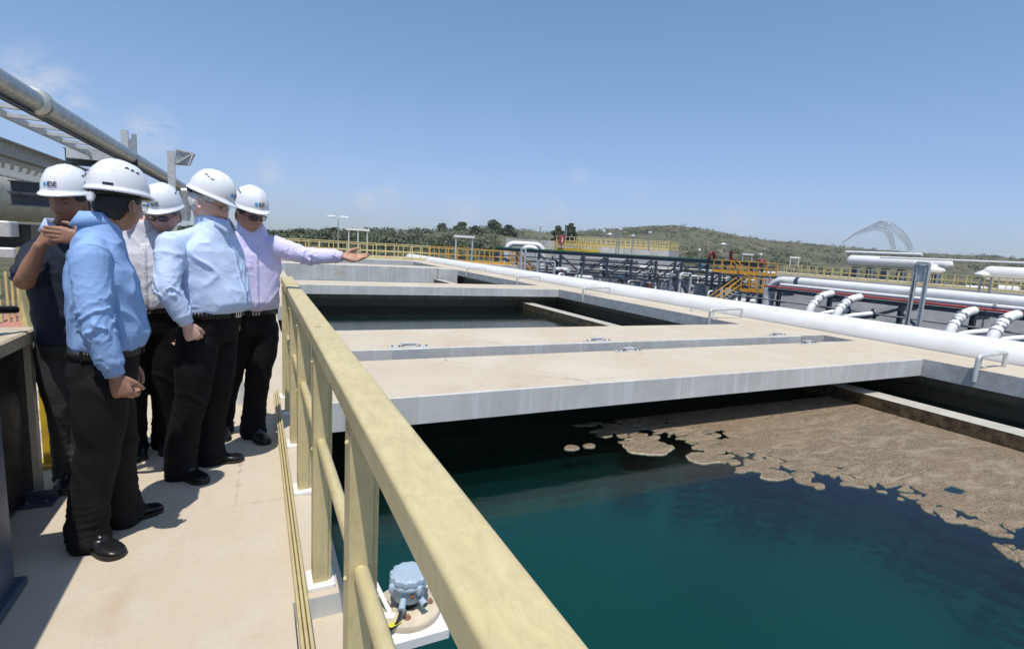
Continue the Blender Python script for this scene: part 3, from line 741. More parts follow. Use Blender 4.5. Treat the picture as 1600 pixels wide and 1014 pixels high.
def lamp(u, v0, v1, D, label, arm=0, head='spot', cat='street lamp'):
    b = atd(u, v1, D); tp = atd(u, v0, D); tp.x, tp.y = b.x, b.y; s = D / 60
    t = thing('street_lamp', label, cat, b)
    m = MB(); m.tube([b, tp], [.07 * s, .05 * s], 8)
    if arm: m.tube(rounded([tp, tp + Vector((0, 0, .12 * s)), tp + Vector((arm, 0, .12 * s))], .1), .035 * s, 6)
    m.build('pole', 'galv', t)
    m = MB()
    if head == 'double':
        for sx in (-1, 1): m.box((tp.x + sx * .5 - .34, tp.y - .12, tp.z + .02), (tp.x + sx * .5 + .3, tp.y + .12, tp.z + .16), 0, bev=.04)
        m.bar(tp + Vector((-.5, 0, 0)), tp + Vector((.6, 0, 0)), .05, .05)
    elif head == 'disc':
        e = tp + Vector((arm, 0, .12 * s)); m.lathe(e + Vector((0, 0, -.12 * s)), [(.34 * s, 0), (.36 * s, .04 * s), (.16 * s, .16 * s), (.05 * s, .2 * s)], 16)
    elif head == 'ball':
        m.lathe(tp, [(.05 * s, 0), (.15 * s, .07 * s), (.17 * s, .17 * s), (.1 * s, .28 * s), (.02 * s, .3 * s)], 12)
    else:
        m.box((tp.x - .18 * s, tp.y - .15 * s, tp.z - .02), (tp.x + .16 * s, tp.y + .12 * s, tp.z + .15 * s), 0, bev=.03 * s)
    m.build('lamp_head', 'lamp_white', t)
lamp(528, 341, 395, 42, 'double headed street lamp behind the yellow fence beside the white canopy frame', 0, 'double')
lamp(843, 354, 378, 60, 'slim lamp post right of the white pipe loops')
lamp(884, 352, 374, 60, 'slim lamp post in front of the twin trees')
lamp(966, 359, 396, 56, 'lamp post at the middle of the yellow railed filter tank')
lamp(962, 368, 398, 50, 'lamp with wide white shade on an arm in front of the filter tank', -.9, 'disc')
lamp(987, 369, 395, 56, 'short lamp post right of the middle of the filter tank')
lamp(1013, 364, 392, 56, 'lamp post near the right end of the filter tank')
lamp(942, 362, 380, 60, 'dark slim lamp post left of the middle of the filter tank')
lamp(1091, 393, 410, 48, 'low post with a round white globe above the green edged truss', 0, 'ball')
lamp(1137, 383, 408, 46, 'lamp with a white shade on a bent arm beside the dark red pipes', -.75, 'disc')
lamp(1187, 398, 410, 60, 'small lamp between the two canopy frames on the right')
def canopy(us, vt, vb, D, label, n=2):
    pts = [atd(u, vb, D) for u in us]; zt = atd(us[0], vt, D).z; t = thing('light_frame', label, 'light frame', pts[0])
    for k in range(n):
        f = k / (n - 1) * .8 + .1; b = pts[0].lerp(pts[1], f); m = MB(); m.tube([b, Vector((b.x, b.y, zt))], .06, 8); m.build('post', 'galv_light', t)
    a = Vector((pts[0].x, pts[0].y, zt)); b = Vector((pts[1].x, pts[1].y, zt)); m = MB(); m.bar(a, b, .24, .15); m.build('light_bar', 'white_frp', t)
canopy((541, 577), 358, 400, 42, 'white light bar on three posts beside the double headed lamp', 3)
canopy((708, 740), 369, 410, 38, 'white light bar on two posts behind the orange fence')
canopy((1157, 1175), 397, 415, 50, 'white light bar on two posts above the orange stair tower')
canopy((1232, 1248), 402, 418, 58, 'white light bar on two posts behind the right hand fence')

# ------------------------------------------------------------------ yard beyond the white pipe
m = MB(); m.add([(12.5, -10, -2.6), (57, -10, -2.6), (57, 75, -2.6), (12.5, 75, -2.6)], [(0, 1, 2, 3)]); struct(m.build('yard', 'yard_floor'), 'lower yard floor beyond the white pipe')
YX = 46.0                                    # the grey wall of the yard
zt = atx(1600, 459, YX).z
m = MB(); m.add([(YX - 2.6, -8, -2.6), (YX - 2.6, 44, -2.6), (YX, 44, zt), (YX, -8, zt)], [(0, 3, 2, 1)], 0); m.add([(YX, -8, zt), (YX, 44, zt), (YX + .5, 44, zt), (YX + .5, -8, zt)], [(0, 3, 2, 1)], 1); m.add([(YX - 2.6, 44, -2.6), (YX + .5, 44, -2.6), (YX + .5, 44, zt), (YX, 44, zt)], [(0, 1, 2, 3)], 0); struct(m.build('yard_wall', ['yard_wall', 'pale_concrete']), 'grey retaining wall behind the right hand pipes')
m = MB(); m.box((YX + .501, -8, -2.6), (YX + 12, 44, zt - .01), 0, 1); struct(m.build('upper_terrace', ['yard_wall', 'concrete_top']), 'terrace behind the grey retaining wall')
fence('fence', 'long pale yellow fence on top of the grey wall at the right', (YX + .25, -4, zt), (YX + .25, atx(1212, 416, YX).y, zt), 50, 'yellow_frp', h=.95, rails=(.95, .5))
fence('fence', 'back pale yellow fence of the terrace behind the grey wall at the right', (YX + 4.5, -4, zt), (YX + 4.5, atx(1230, 416, YX + 4.5).y, zt), 50, 'yellow_frp', h=.95, rails=(.95, .5), toe=0)

PX = 34.0
zb = atx(1600, 473, PX).z; rb = .30; yl = atx(1240, 441, PX).y
t = thing('large_white_pipe', 'thick white pipe with a black band on top of the right pipe rack', 'pipe', (PX, 0, zb))
m = MB(); m.tube([(PX, -4, zb), (PX, yl, zb)] , rb, 24); m.build('pipe_run', 'white_pipe', t)
m = MB(); m.tube(rounded([(PX, yl + .002, zb), (PX, yl + 1.3, zb - .05), (PX, yl + 2.0, zb - .9), (PX, yl + 2.0, -2.6)], .7, 8), rb * .98, 24); m.build('elbow', 'white_pipe', t)
m = MB(); m.tube([(PX, yl - .5, zb), (PX, yl - .2, zb)], rb + .012, 24); m.build('band', 'slate_steel', t)
zs = atx(1600, 483.5, PX - .5).z
t = thing('thin_white_pipe', 'thinner off white pipe just below the thick white pipe at the right', 'pipe', (PX - .5, 0, zs))
m = MB(); m.tube([(PX - .5, -4, zs), (PX - .5, yl + .6, zs)], .12, 14); m.build('pipe_run', 'white_pipe', t)
m = MB(); m.tube([(PX - .5, 13.0, zs), (PX - .5, 13.12, zs)], .19, 16); m.build('flange', 'galv', t)
zr = atx(1600, 490, PX - .9).z
t = thing('red_pipe', 'thin red pipe along the front of the pipe rack at the right', 'pipe', (PX - .9, 0, zr)); m = MB(); m.tube([(PX - .9, -4, zr), (PX - .9, atx(1195, 447, PX - .9).y, zr)], .062, 12); m.build('pipe_run', 'red_pipe', t)
t = thing('pipe_rack', 'dark steel rack of posts and beams that carries the pipes at the right', 'pipe rack', (PX, 8, -2.6))
m = MB(); yy = atx(1200, 452, PX - .9).y
m.ibar((PX - .9, -4, zr - .22), (PX - .9, yy, zr - .22), .16, .24); m.build('beam', 'slate_steel', t)
m = MB(); m.tube([(PX - 1.2, -4, zr - 1.0), (PX - 1.2, yy + 3, zr - .9)], .05, 8); m.build('conduit', 'galv', t)
for u in (1212, 1292, 1405, 1520, 1640):
    b = atx(u, 500, PX - .9); m = MB(); m.ibar((PX - .9, b.y, -2.6), (PX - .9, b.y, zr - .345), .22, .22, up=(0, 1, 0)); m.build('post', 'slate_steel', t)
    m = MB(); m.bar((PX - 1.0, b.y, zr - .5), (PX + .6, b.y, zr - .45), .16, .2); m.build('cross_arm', 'slate_steel', t)
    m = MB(); m.bar((PX - .9, b.y, -1.6), (PX - .9, b.y + .9, -1.6), .12, .1); m.bar((PX - .9, b.y - .6, -1.2), (PX - .9, b.y + .5, -1.2), .12, .1); m.build('bracket', 'slate_steel', t)
    if u in (1405,):
        m = MB(); m.bar((PX - .9, b.y + 4.2, -2.5), (PX - .9, b.y + .1, zr - .5), .16, .16); m.bar((PX - .9, b.y - 2.5, -2.6), (PX - .9, b.y - .1, -1.0), .14, .14); m.build('brace', 'slate_steel', t)
# sloping white branch pipes out of the ground
def ubend(u0, v0, u1, v1, r, X, lab, rings=4):
    a = atx(u0, v0, X); b = atx(u1, v1, X - 1.2)
    t = thing('branch_pipe', lab, 'pipe', b)
    pts = rounded([Vector((a.x + 1.0, a.y, a.z + .15)), a, b.lerp(a, .12), Vector((b.x, b.y, -2.6))], .55, 8)
    m = MB(); m.tube(pts, r, 20); m.build('pipe_run', 'white_pipe', t)
    d = (b - a)
    for k in range(rings):
        c = a + d * (.08 + .17 * k); m = MB(); m.tube([c - d.normalized() * .05, c + d.normalized() * .05], r + .035, 20); m.build('clamp_ring', 'white_pipe' if k % 2 else 'galv', t)
for i, (u0, v0, u1, v1, r, lab) in enumerate(((1283, 462, 1262, 485, .22, 'first sloping white branch pipe from the left below the rack'), (1327, 468, 1304, 491, .22, 'second sloping white branch pipe from the left below the rack'),
        (1505, 490, 1480, 520, .22, 'third sloping white branch pipe from the left below the rack'), (1572, 497, 1545, 533, .24, 'rightmost sloping white branch pipe below the rack'))):
    ubend(u0, v0, u1, v1, r, PX - 2, lab)
for (u, v, lab) in ((1288, 489, 'small white pipe stub with dark flange behind the first branch pipe'), (1325, 494, 'small white pipe stub with dark flange behind the second branch pipe'), (1505, 521, 'small white pipe stub with dark flange behind the third branch pipe'), (1565, 531, 'small white pipe stub with dark flange behind the rightmost branch pipe')):
    a = atx(u, v, PX - 2.5); t = thing('pipe_stub', lab, 'pipe', a)
    m = MB(); m.tube(rounded([a + Vector((1.0, -.8, .25)), a, a + Vector((-.3, .7, -.5)), a + Vector((-.3, .7, -1.4))], .4), .15, 16); m.build('pipe_run', 'white_pipe', t)
    m = MB(); m.tube([a + Vector((1.0, -.8, .25)), a + Vector((1.06, -.85, .265))], .3, 20); f = m.build('flange', 'slate_steel', t)
# galvanised H frame
a = atx(1422, 522, 24); b = atx(1408, 518, 24)
t = thing('gantry', 'tall galvanised two legged steel frame standing in front of the pipes at the right', 'steel frame', (24, a.y, -2.6))
ht = atx(1446, 411, 24).z; wdt = abs(b.y - atx(1434, 520, 24).y) + .05
y0 = atx(1415, 517, 24).y; y1 = atx(1433, 519, 24).y
for y in (y0, y1):
    m = MB(); m.ibar((24, y, -2.6), (24, y, ht), .13, .13, .02, up=(0, 1, 0)); m.build('leg', 'galv_light', t)
for bar_ in (((24, y0, ht - .02), (24, y1, ht - .02), .15, .12), ((24, y0, -1.0), (24, y1, -1.0), .08, .08), ((24, y0, ht - .9), (24, y1, ht - .1), .05, .05)):
    m = MB(); m.bar(*bar_); m.build('cross_bar', 'galv_light', t)
m = MB(); m.box((23.98, y1 + .02, ht - .75), (24.05, y0 - .02, ht - .1)); m.build('head_plate', 'galv_light', t)
m = MB(); m.bar((24, y0, -2.3), (24, y0 - .02, ht - .5), .05, .05); m.bar((24, y0 + .1, -1.2), (24, y1 - 1.2, -2.6), .06, .06); m.build('brace', 'slate_steel', t)
# small lamp frame right
a = atx(1527, 468, 36); t = thing('area_light', 'white floodlight on a double post in front of the thick white pipe at the right', 'floodlight', (36, a.y, -1.5)); ht = atx(1530, 429, 36).z
for dy in (0, -.45):
    m = MB(); m.bar((36, a.y + dy, -1.5), (36, a.y + dy, ht - .1), .08, .08); m.build('post', 'galv', t)
m = MB(); m.lathe((36, a.y, ht), [(.34, 0), (.31, .08), (.15, .17), (.06, .24)], 16); m.build('lamp_head', 'lamp_white', t)

# vessels beyond the terrace
def vessel(u0, v0, u1, v1, X, r, lab, caps=True, mat='white_pipe', name='white_vessel'):
    a = atx(u0, v0, X); b = atx(u1, v1, X); b.z = a.z if abs(b.z - a.z) < 1.0 else b.z
    t = thing(name, lab, 'vessel' if r > .5 else 'pipe', (X, a.y, a.z)); d = (b - a).normalized(); m = MB()
    if caps: m.tube([a - d * r * .9, a - d * r * .75, a - d * r * .4, a, b, b + d * r * .5, b + d * r * .9], [r * .15, r * .62, r * .92, r, r, r * .86, r * .2], 28)
    else: m.tube([a, b], r, 20)
    m.build('shell', mat, t); return t, a, b
t, a, b = vessel(1332, 407, 1478, 420, 62, .60, 'long white horizontal pressure vessel beyond the right hand fence')
for k in range(6):
    c = a.lerp(b, .06 + k * .17); m = MB(); m.box((61.6, c.y - .25, -1), (62.4, c.y + .25, a.z - .7)); m.build('saddle', 'slate_steel', t)
    m = MB(); m.tube([(62, c.y, a.z - .8), (62, c.y, a.z - 2.2)], .35, 14); m.build('branch', 'white_pipe', t)
vessel(1322, 394, 1440, 404, 66, .17, 'upper white pipe above the left end of the white pressure vessel', False)
vessel(1375, 402, 1700, 423, 60, .10, 'thin white pipe running along the top of the white pressure vessel', False)
vessel(1548, 427, 1720, 440, 58, .62, 'second white pressure vessel at the far right beyond the fence')
c = atx(1458, 422, 57); t = thing('drum', 'white conical drum lying beside the white pressure vessel', 'drum', c); m = MB(); m.lathe(c, [(.3, -.25), (.8, -.18), (.98, 0), (.8, .16), (.35, .32), (.2, .55)], 24); m.tube([c + Vector((0, .1, .45)), c + Vector((-.5, 1.4, .5))], .22, 12); m.build('shell', 'white_pipe', t)
for (u, lab) in ((1510, 'low white pipe end left of the far right in the terrace'), (1560, 'low white pipe end at the far right of the terrace')):
    vessel(u, 452, u + 30, 455, 54, .35, lab, False)

# ------------------------------------------------------------------ truss pipe bridge with green edge
TA = atd(775, 389.5, 52); TB = atd(1192, 413.5, 45); TA.z = TB.z = (TA.z + TB.z) / 2
def truss(A, B, H, lab, back=Vector((1.1, 2.0, 0))):
    t = thing('truss_bridge', lab, 'truss bridge', A); D = (B - A); L = D.length; n = 11
    for off, nm in ((Vector((0, 0, 0)), 0), (back, 1)):
        a = A + off; b = B + off
        m = MB(); m.ibar(a - Vector((0, 0, .02)), b - Vector((0, 0, .02)), .18, .30, .035); m.build('top_chord', 'slate_steel', t)
        m = MB(); m.bar(a + Vector((0, 0, -H)), b + Vector((0, 0, -H)), .15, .18, 0, (0, 0, 1)); m.build('bottom_chord', 'slate_steel', t)
        for k in range(n + 1):
            c = a.lerp(b, k / n); m = MB(); m.bar(c + Vector((0, 0, -.2)), c + Vector((0, 0, -H)), .17, .17); m.build('upright', 'slate_steel', t)
            if k < n:
                e = a.lerp(b, (k + 1) / n); lo = Vector((0, 0, -H + .1)); hi = Vector((0, 0, -.25)); m = MB()
                if k < 4: m.bar(c + hi, e + lo, .15, .15)
                else: m.bar(c + lo, e + hi, .15, .15)
                m.build('diagonal', 'slate_steel', t)
    for f, z, r, mt in ((.25, -.60, .06, 'galv'), (.45, -1.02, .07, 'slate_steel'), (.6, -1.40, .06, 'galv'), (.8, -.8, .05, 'galv'), (.3, -1.72, .07, 'slate_steel')):
        m = MB(); m.tube([A + back * f + Vector((0, 0, z)), B + back * f + Vector((0, 0, z))], r, 8); m.build('carried_pipe', mt, t)
    m = MB(); m.bar(A + Vector((-.09, -.09, .19)), B + Vector((-.09, -.09, .19)), .05, .09, 0, (0, 0, 1)); m.build('green_edge', 'green_edge', t)
    m = MB(); q = back * .3; m.add([A + Vector((0, 0, .17)), B + Vector((0, 0, .17)), B + q + Vector((0, 0, .17)), A + q + Vector((0, 0, .17))], [(0, 1, 2, 3)]); m.build('deck', 'green_edge', t)
    for k in (1, 4, 8, 11):
        for off in (Vector((0, 0, 0)), back):
            c = A.lerp(B, k / n) + off; m = MB(); m.bar(c + Vector((0, 0, -H)), Vector((c.x, c.y, -2.6)), .24, .24); m.build('column', 'slate_steel', t)
        c = A.lerp(B, k / n)
        if k > 1: m = MB(); m.bar(c + Vector((0, 0, -H)), Vector((c.x - 1.5, c.y + .5, -2.6)), .12, .12); m.bar(c + Vector((0, 0, -H)), Vector((c.x + 1.5, c.y - .5, -2.6)), .12, .12); m.build('brace', 'slate_steel', t)
truss(TA, TB, 2.05, 'dark slate steel pipe truss bridge with a green top edge')

# filter tank with yellow railings behind the truss
F0 = atd(868, 398, 70); F1 = atd(1045, 405, 64)
zt2 = atd(955, 387, 67).z
def slab(nm, p, q, depth, z0, z1, lab, mats=('pale_concrete', 'concrete_top')):
    p = Vector(p); q = Vector(q); d = (q - p); d.z = 0; nrm = Vector((-d.y, d.x, 0)).normalized() * depth
    m = MB(); vs = [Vector((c.x, c.y, z)) for z in (z0, z1) for c in (p, q, q + nrm, p + nrm)]
    m.add(vs, [(0, 1, 5, 4), (1, 2, 6, 5), (2, 3, 7, 6), (3, 0, 4, 7)], 0); m.add(vs[4:], [(0, 1, 2, 3)], 1)
    return tag(m.build(nm, list(mats), None, (p.x, p.y, z0)), lab, 'concrete tank')
slab('filter_tank', F0, F1, 9, -2.6, zt2, 'pale concrete filter tank with yellow railings behind the truss')
slab('filter_tank', atd(895, 402, 66), atd(1060, 410, 60), 2.5, -2.6, zt2 - 1.1, 'lower pale concrete step in front of the railed filter tank')
def at_h(v, z): return Vector((v.x, v.y, z))
n_ = (F1 - F0); n_.z = 0; nn = Vector((-n_.y, n_.x, 0)).normalized()
fence('fence', 'yellow railing along the front of the filter tank', at_h(F0, zt2), at_h(F1, zt2), 24, 'yellow_frp', w=.075, toe=.3)
fence('fence', 'yellow railing along the back of the filter tank', at_h(F0 + nn * 8.5, zt2), at_h(F1 + nn * 8.5, zt2), 20, 'yellow_frp', w=.075)
fence('fence', 'yellow railing across the right end of the filter tank', at_h(F1, zt2), at_h(F1 + nn * 8.5, zt2), 8, 'yellow_frp', w=.075)
G0 = atd(866, 402, 62); G1 = atd(935, 400, 60); zg = zt2 - .75
t = fence('stair_landing', 'bright yellow stair landing with railings left of the filter tank', at_h(G0, zg), at_h(G1, zg), 14, 'strong_yellow', w=.07, toe=.35, cat='stair landing')
for hh in (1.1, .6, .1):
    m = MB(); a = at_h(G0, zg + hh); m.bar(a, a + Vector((-2.2, .6, -2.2)), .07, .07); m.build('stair_rail', 'strong_yellow', t)
c = atd(877, 375, 61); m = MB(); m.box((c.x - .32, c.y - .12, c.z - .5), (c.x + .32, c.y + .12, c.z + .5), 0, bev=.02); o = m.build('red_box', 'red_pipe', None, c); tag(o, 'red cabinet with a white cylinder at the left end of the yellow railings', 'cabinet')
m = MB(); m.tube([c + Vector((0, -.2, -.3)), c + Vector((0, -.2, .3))], .08, 10); m.build('cylinder', 'lamp_white', o)

# left part: grey roofs and white loops
slab('low_building', atd(790, 388, 72), atd(872, 388, 70), 6, -2.6, atd(790, 372.5, 72).z, 'low grey building with pale roof left of the red cabinet')
def loop(u0, u1, vt, D, r, lab):
    a = atd(u0, 398, D); b = atd(u1, 398, D); z = atd(u0, vt, D).z; t = thing('pipe_loop', lab, 'pipe', a)
    m = MB(); m.tube(rounded([at_h(a, -2.6), at_h(a, z), at_h(b, z), at_h(b, -2.6)], 1.0, 8), r, 18); m.build('pipe_run', 'white_pipe', t)
loop(791, 848, 380, 58, .30, 'outer white pipe loop above the left end of the truss')
loop(815, 840, 386, 55, .26, 'inner white pipe loop above the left end of the truss')
def gframe(us, vt, vb, D, lab):
    t = thing('gantry', lab, 'steel frame', atd(us[0], vb, D)); zt_ = atd(us[0], vt, D).z
    for u in us:
        b = atd(u, vb, D); m = MB(); m.bar(b, at_h(b, zt_), .12, .12); m.build('leg', 'galv_light', t)
    a = atd(us[0], vb, D); b = atd(us[-1], vb, D); m = MB(); m.bar(at_h(a, zt_), at_h(b, zt_), .15, .12); m.build('cross_bar', 'galv_light', t)
gframe((813, 819), 388, 424, 38, 'narrow galvanised ladder frame at the left end of the truss')
gframe((839, 865), 407, 432, 40, 'low wide galvanised frame below the left end of the truss')
# things seen through the truss
c = atd(985, 452, 54); c2 = atd(1012, 454, 52); slab('white_container', atd(985, 446, 52), atd(1013, 448, 50), 4, -2.6, atd(985, 437, 52).z, 'white container with a blue ring logo under the truss', ('lamp_white', 'lamp_white'))
e = atd(1003, 444.5, 50); m = MB()
nd = Vector((-e.x, -e.y, 0)).normalized(); sd_ = Vector((-nd.y, nd.x, 0))
ring = [e + nd * .8 + sd_ * (math.cos(k * math.pi / 10) * .42) + Vector((0, 0, math.sin(k * math.pi / 10) * .22)) for k in range(21)]
m.tube(ring, .035, 6, cap=False); m.tube([e + nd * .8 - sd_ * .28, e + nd * .8 + sd_ * .28], .03, 6); tag(m.build('ring_logo', 'blue_logo', None, e), 'blue oval ring emblem on the white container under the truss', 'logo')
for (u, w_, c_, lab) in ((1016, 6, 'brown_post', 'brown door post beside the white container under the truss'), (1050, 22, 'lamp_white', 'white ribbed panel box under the middle of the truss'), (1070, 16, 'lamp_white', 'white ribbed panel box right of the middle one under the truss'), (1100, 12, 'galv_light', 'grey ribbed panel box under the right part of the truss'), (1120, 14, 'galv_light', 'grey cabinet left of the orange stair tower')):
    b = atd(u, 452, 48); s_ = w_ * 48 / FPX / 2; m = MB(); zt_ = atd(u, 443, 48).z; m.box((b.x - s_, b.y, -2.6), (b.x + s_, b.y + .8, zt_), 0, bev=.02)
    for k in range(int(w_ / 2)): m.box((b.x - s_ + .06 + k * .12, b.y - .03, -2.5), (b.x - s_ + .10 + k * .12, b.y, zt_ - .1))
    tag(m.build('panel_box', c_, None, (b.x, b.y, -2.6)), lab, 'cabinet')
slab('pump_building', atd(905, 420, 58), atd(985, 428, 56), 5, -2.6, atd(905, 402, 58).z, 'grey wall seen through the left half of the truss', ('yard_wall', 'pale_concrete'))
for i, (u, v, L_) in enumerate(((870, 421, 18), (900, 433, 25), (965, 437, 30), (1030, 421, 20), (1075, 433, 25), (1000, 418, 15), (1060, 446, 25), (1160, 458, 25), (1150, 470, 30))):
    a = atd(u, v, 50); b = atd(u + L_, v + 1.5, 49); t_ = MB(); t_.tube([a, b], .22, 12); t_.tube([a.lerp(b, .5), at_h(a.lerp(b, .5), -2.6)], .1, 8)
    tag(t_.build('white_pipe', 'white_pipe', None, a), 'white pipe piece %s' % ('lying behind the left end of the truss', 'below the outer white pipe loop', 'under the left middle of the truss', 'seen through the middle of the truss', 'behind the right middle of the truss', 'high behind the middle of the truss', 'low behind the ribbed panel boxes', 'under the orange stair tower', 'lying lowest under the orange stair tower')[i], 'pipe')
rg_ = random.Random(21)
for i in range(16):
    u = 815 + i * 21 + rg_.uniform(-6, 6); D = rg_.uniform(47, 53) - i * .3; b = atd(u, 440, D); ht = rg_.uniform(-1.9, .6); w = rg_.uniform(.5, 1.6); r = rg_.choice((.08, .11, .15))
    t = thing('pipe_manifold', 'grey and white pipework with valves seen through the truss', 'pipework', at_h(b, -2.6), 'pipework seen through the truss')
    m = MB(); m.tube(rounded([at_h(b, -2.6), at_h(b, ht), at_h(b + Vector((w, .2, 0)), ht), at_h(b + Vector((w, .2, 0)), -2.6)], .3, 4), r, 10); m.build('pipe_run', rg_.choice(('white_pipe', 'galv_light', 'galv', 'slate_steel')), t)
    m = MB(); m.lathe(at_h(b + Vector((w / 2, .1, 0)), ht + r), [(.05, 0), (.05, .25), (.2, .26), (.2, .31), (.05, .32)], 10); m.build('valve', rg_.choice(('slate_steel', 'red_pipe', 'blue_logo', 'slate_steel')), t)
    m = MB(); m.tube([at_h(b, ht - .5), at_h(b, ht - .42)], r * 1.8, 12); m.build('flange', 'galv', t)
# dark red goosenecks and pipe
a = atd(1108, 406, 46)
t = thing('red_gooseneck', 'dark red pipe gooseneck above the right end of the truss', 'pipe', a); s = 46 / FPX
pts = [a, a + Vector((0, 0, 7 * s)), a + Vector((2.2 * s, 0, 11 * s)), a + Vector((6 * s, 0, 12 * s)), a + Vector((9 * s, 0, 10 * s)), a + Vector((10.5 * s, 0, 6 * s)), a + Vector((10.5 * s, 0, -1 * s))]
m = MB(); m.tube(rounded(pts, .12, 3), .14, 10); m.build('bend', 'dark_red', t)
m = MB(); m.tube([a + Vector((10.5 * s, 0, 7 * s)), a + Vector((10.5 * s, 0, 6 * s))], .2, 12); m.tube([a + Vector((0, 0, 3 * s)), a + Vector((0, 0, 4 * s))], .2, 12); m.build('flange', 'dark_red', t)
a = atd(1141, 408, 46); t = thing('red_riser', 'dark red riser pipe with flanges beside the bent arm lamp', 'pipe', a)
m = MB(); m.tube([a, a + Vector((0, 0, 16 * s))], .13, 10); m.tube([a + Vector((-6 * s, 0, .5 * s)), a + Vector((0, 0, 3 * s)), a + Vector((18 * s, 0, 1.5 * s))], .1, 8)
for k in (5, 9, 13): m.tube([a + Vector((0, 0, k * s)), a + Vector((0, 0, (k + 1) * s))], .21, 12)
m.build('riser', 'dark_red', t)
a = atd(1190, 409, 48); m = MB(); m.lathe(a, [(.4, -.3), (.42, 0), (.3, .2), (.05, .28)], 16); tag(m.build('domed_cap', 'dark_red', None, a), 'dark red domed cap behind the orange stair tower', 'tank cap')

# orange stair tower
def tower():
    D = 44; a = atd(1126, 426, D); b = atd(1212, 432, D - 1); a.z = b.z = (a.z + b.z) / 2; dv = Vector((.8, 1.6, 0))
    t = thing('stair_tower', 'orange railed stair tower with two landings at the right end of the truss', 'stair tower', at_h(a, -2.6))
    def railset(p, q, n, mat='orange_paint'):
        for hh in (1.05, .55):
            m = MB(); m.bar(p + Vector((0, 0, hh)), q + Vector((0, 0, hh)), .055, .055); m.build('rail', mat, t)
        m = MB(); m.bar(p + Vector((0, 0, .1)), q + Vector((0, 0, .1)), .03, .26, 0, (0, 0, 1)); m.build('toe_board', mat, t)
        for k in range(n + 1):
            c = p.lerp(q, k / n); m = MB(); m.bar(c, c + Vector((0, 0, 1.05)), .06, .06); m.build('post', mat, t)
    railset(a, b, 6); railset(a + dv, b + dv, 6)
    m = MB(); q = [a, b, b + dv, a + dv]; m.add([x + Vector((0, 0, z)) for z in (-.2, 0) for x in q], [(3, 2, 1, 0), (4, 5, 6, 7), (0, 1, 5, 4), (1, 2, 6, 5), (2, 3, 7, 6), (3, 0, 4, 7)]); m.build('landing', 'slate_steel', t)
    c = atd(1157, 455, D - 1.5); d = atd(1207, 459, D - 2.5); c.z = d.z = (c.z + d.z) / 2
    railset(c, d, 4); railset(c + dv, d + dv, 4)
    m = MB(); q = [c, d, d + dv, c + dv]; m.add([x + Vector((0, 0, z)) for z in (-.2, 0) for x in q], [(3, 2, 1, 0), (4, 5, 6, 7), (0, 1, 5, 4), (1, 2, 6, 5), (2, 3, 7, 6), (3, 0, 4, 7)]); m.build('landing', 'slate_steel', t)
    s0 = a.lerp(b, .28); s1 = c.lerp(d, .35)
    for off in (Vector((0, 0, 0)), dv * .6):
        for hh, w in ((1.05, .055), (.55, .05)):
            m = MB(); m.bar(s0 + off + Vector((0, 0, hh)), s1 + off + Vector((.5, 0, hh)), w, w); m.build('stair_rail', 'orange_paint', t)
        m = MB(); m.bar(s0 + off - Vector((0, 0, .1)), s1 + off - Vector((0, 0, .1)), .08, .25); m.build('stringer', 'slate_steel', t)
    e = Vector((c.x - 2.6, c.y + .2, -2.6))
    for off in (Vector((0, 0, 0)), dv * .6):
        for hh in (1.05, .55):
            m = MB(); m.bar(c + off + Vector((0, 0, hh)), e + off + Vector((0, 0, hh)), .055, .055); m.build('stair_rail', 'orange_paint', t)
        m = MB(); m.bar(c + off - Vector((0, 0, .1)), e + off, .08, .25); m.build('stringer', 'slate_steel', t)
    for k in range(9):
        f = (k + .5) / 9; g1 = c.lerp(e, f); m = MB(); m.add([g1 + Vector((-.14, 0, 0)), g1 + Vector((.14, 0, 0)), g1 + dv * .6 + Vector((.14, 0, 0)), g1 + dv * .6 + Vector((-.14, 0, 0))], [(0, 1, 2, 3)])
        o = m.build('step', 'galv_light', t); o.modifiers.new('s', 'SOLIDIFY').thickness = .04
    for q in (a, b, c, d, a + dv, d + dv):
        m = MB(); m.bar(Vector((q.x, q.y, -2.6)), q, .18, .18); m.build('column', 'slate_steel', t)
    for u in (1183, 1199):
        q = atd(u, 465, D - 4); m = MB(); m.tube([at_h(q, -2.6), at_h(q, atd(u, 422, D - 4).z)], .045, 8); m.build('grey_pole', 'galv', t)
tower()

# ------------------------------------------------------------------ lattice arch far away
def arch():
    D = 620; t = thing('lattice_arch', 'pale lattice steel arch sculpture on the far horizon', 'sculpture', at_h(atd(1380, 392, D), 5))
    def leg(path, wid):
        P = [atd(u, v, D + k) for u, v, k in path]
        n = 15; cum = []
        def pt(f):
            x = f * (len(P) - 1); i = min(int(x), len(P) - 2); return P[i].lerp(P[i + 1], x - i)
        rails = []
        for i in range(n + 1):
            f = i / n; c = pt(f); d = (pt(min(1, f + .02)) - pt(max(0, f - .02))).normalized(); w = wid[0] + (wid[1] - wid[0]) * f
            side = d.cross(Vector((-.6, -.8, 0))).normalized(); out = d.cross(side).normalized(); rails.append([c + side * w, c - side * w, c + out * w])
        m = MB()
        for i in range(n):
            for k in range(3):
                m.bar(rails[i][k], rails[i + 1][k], .95, .95); m.bar(rails[i][k], rails[i][(k + 1) % 3], .55, .55)
                m.bar(rails[i][k], rails[i + 1][(k + 1) % 3], .55, .55)
        m.build('lattice_leg', 'far_lattice', t)
    leg([(1318, 379, 0), (1335, 367, 0), (1352, 360, 0), (1368, 354, 0), (1380, 352, 0)], (1.5, 6))
    leg([(1372, 353, 0), (1390, 354, 0), (1405, 363, 0), (1417, 376, 0), (1424, 391, 0)], (6, 2.5))
    leg([(1380, 351, 20), (1388, 362, 20), (1392, 372, 20), (1397, 390, 20)], (4.5, 2.0))
arch()

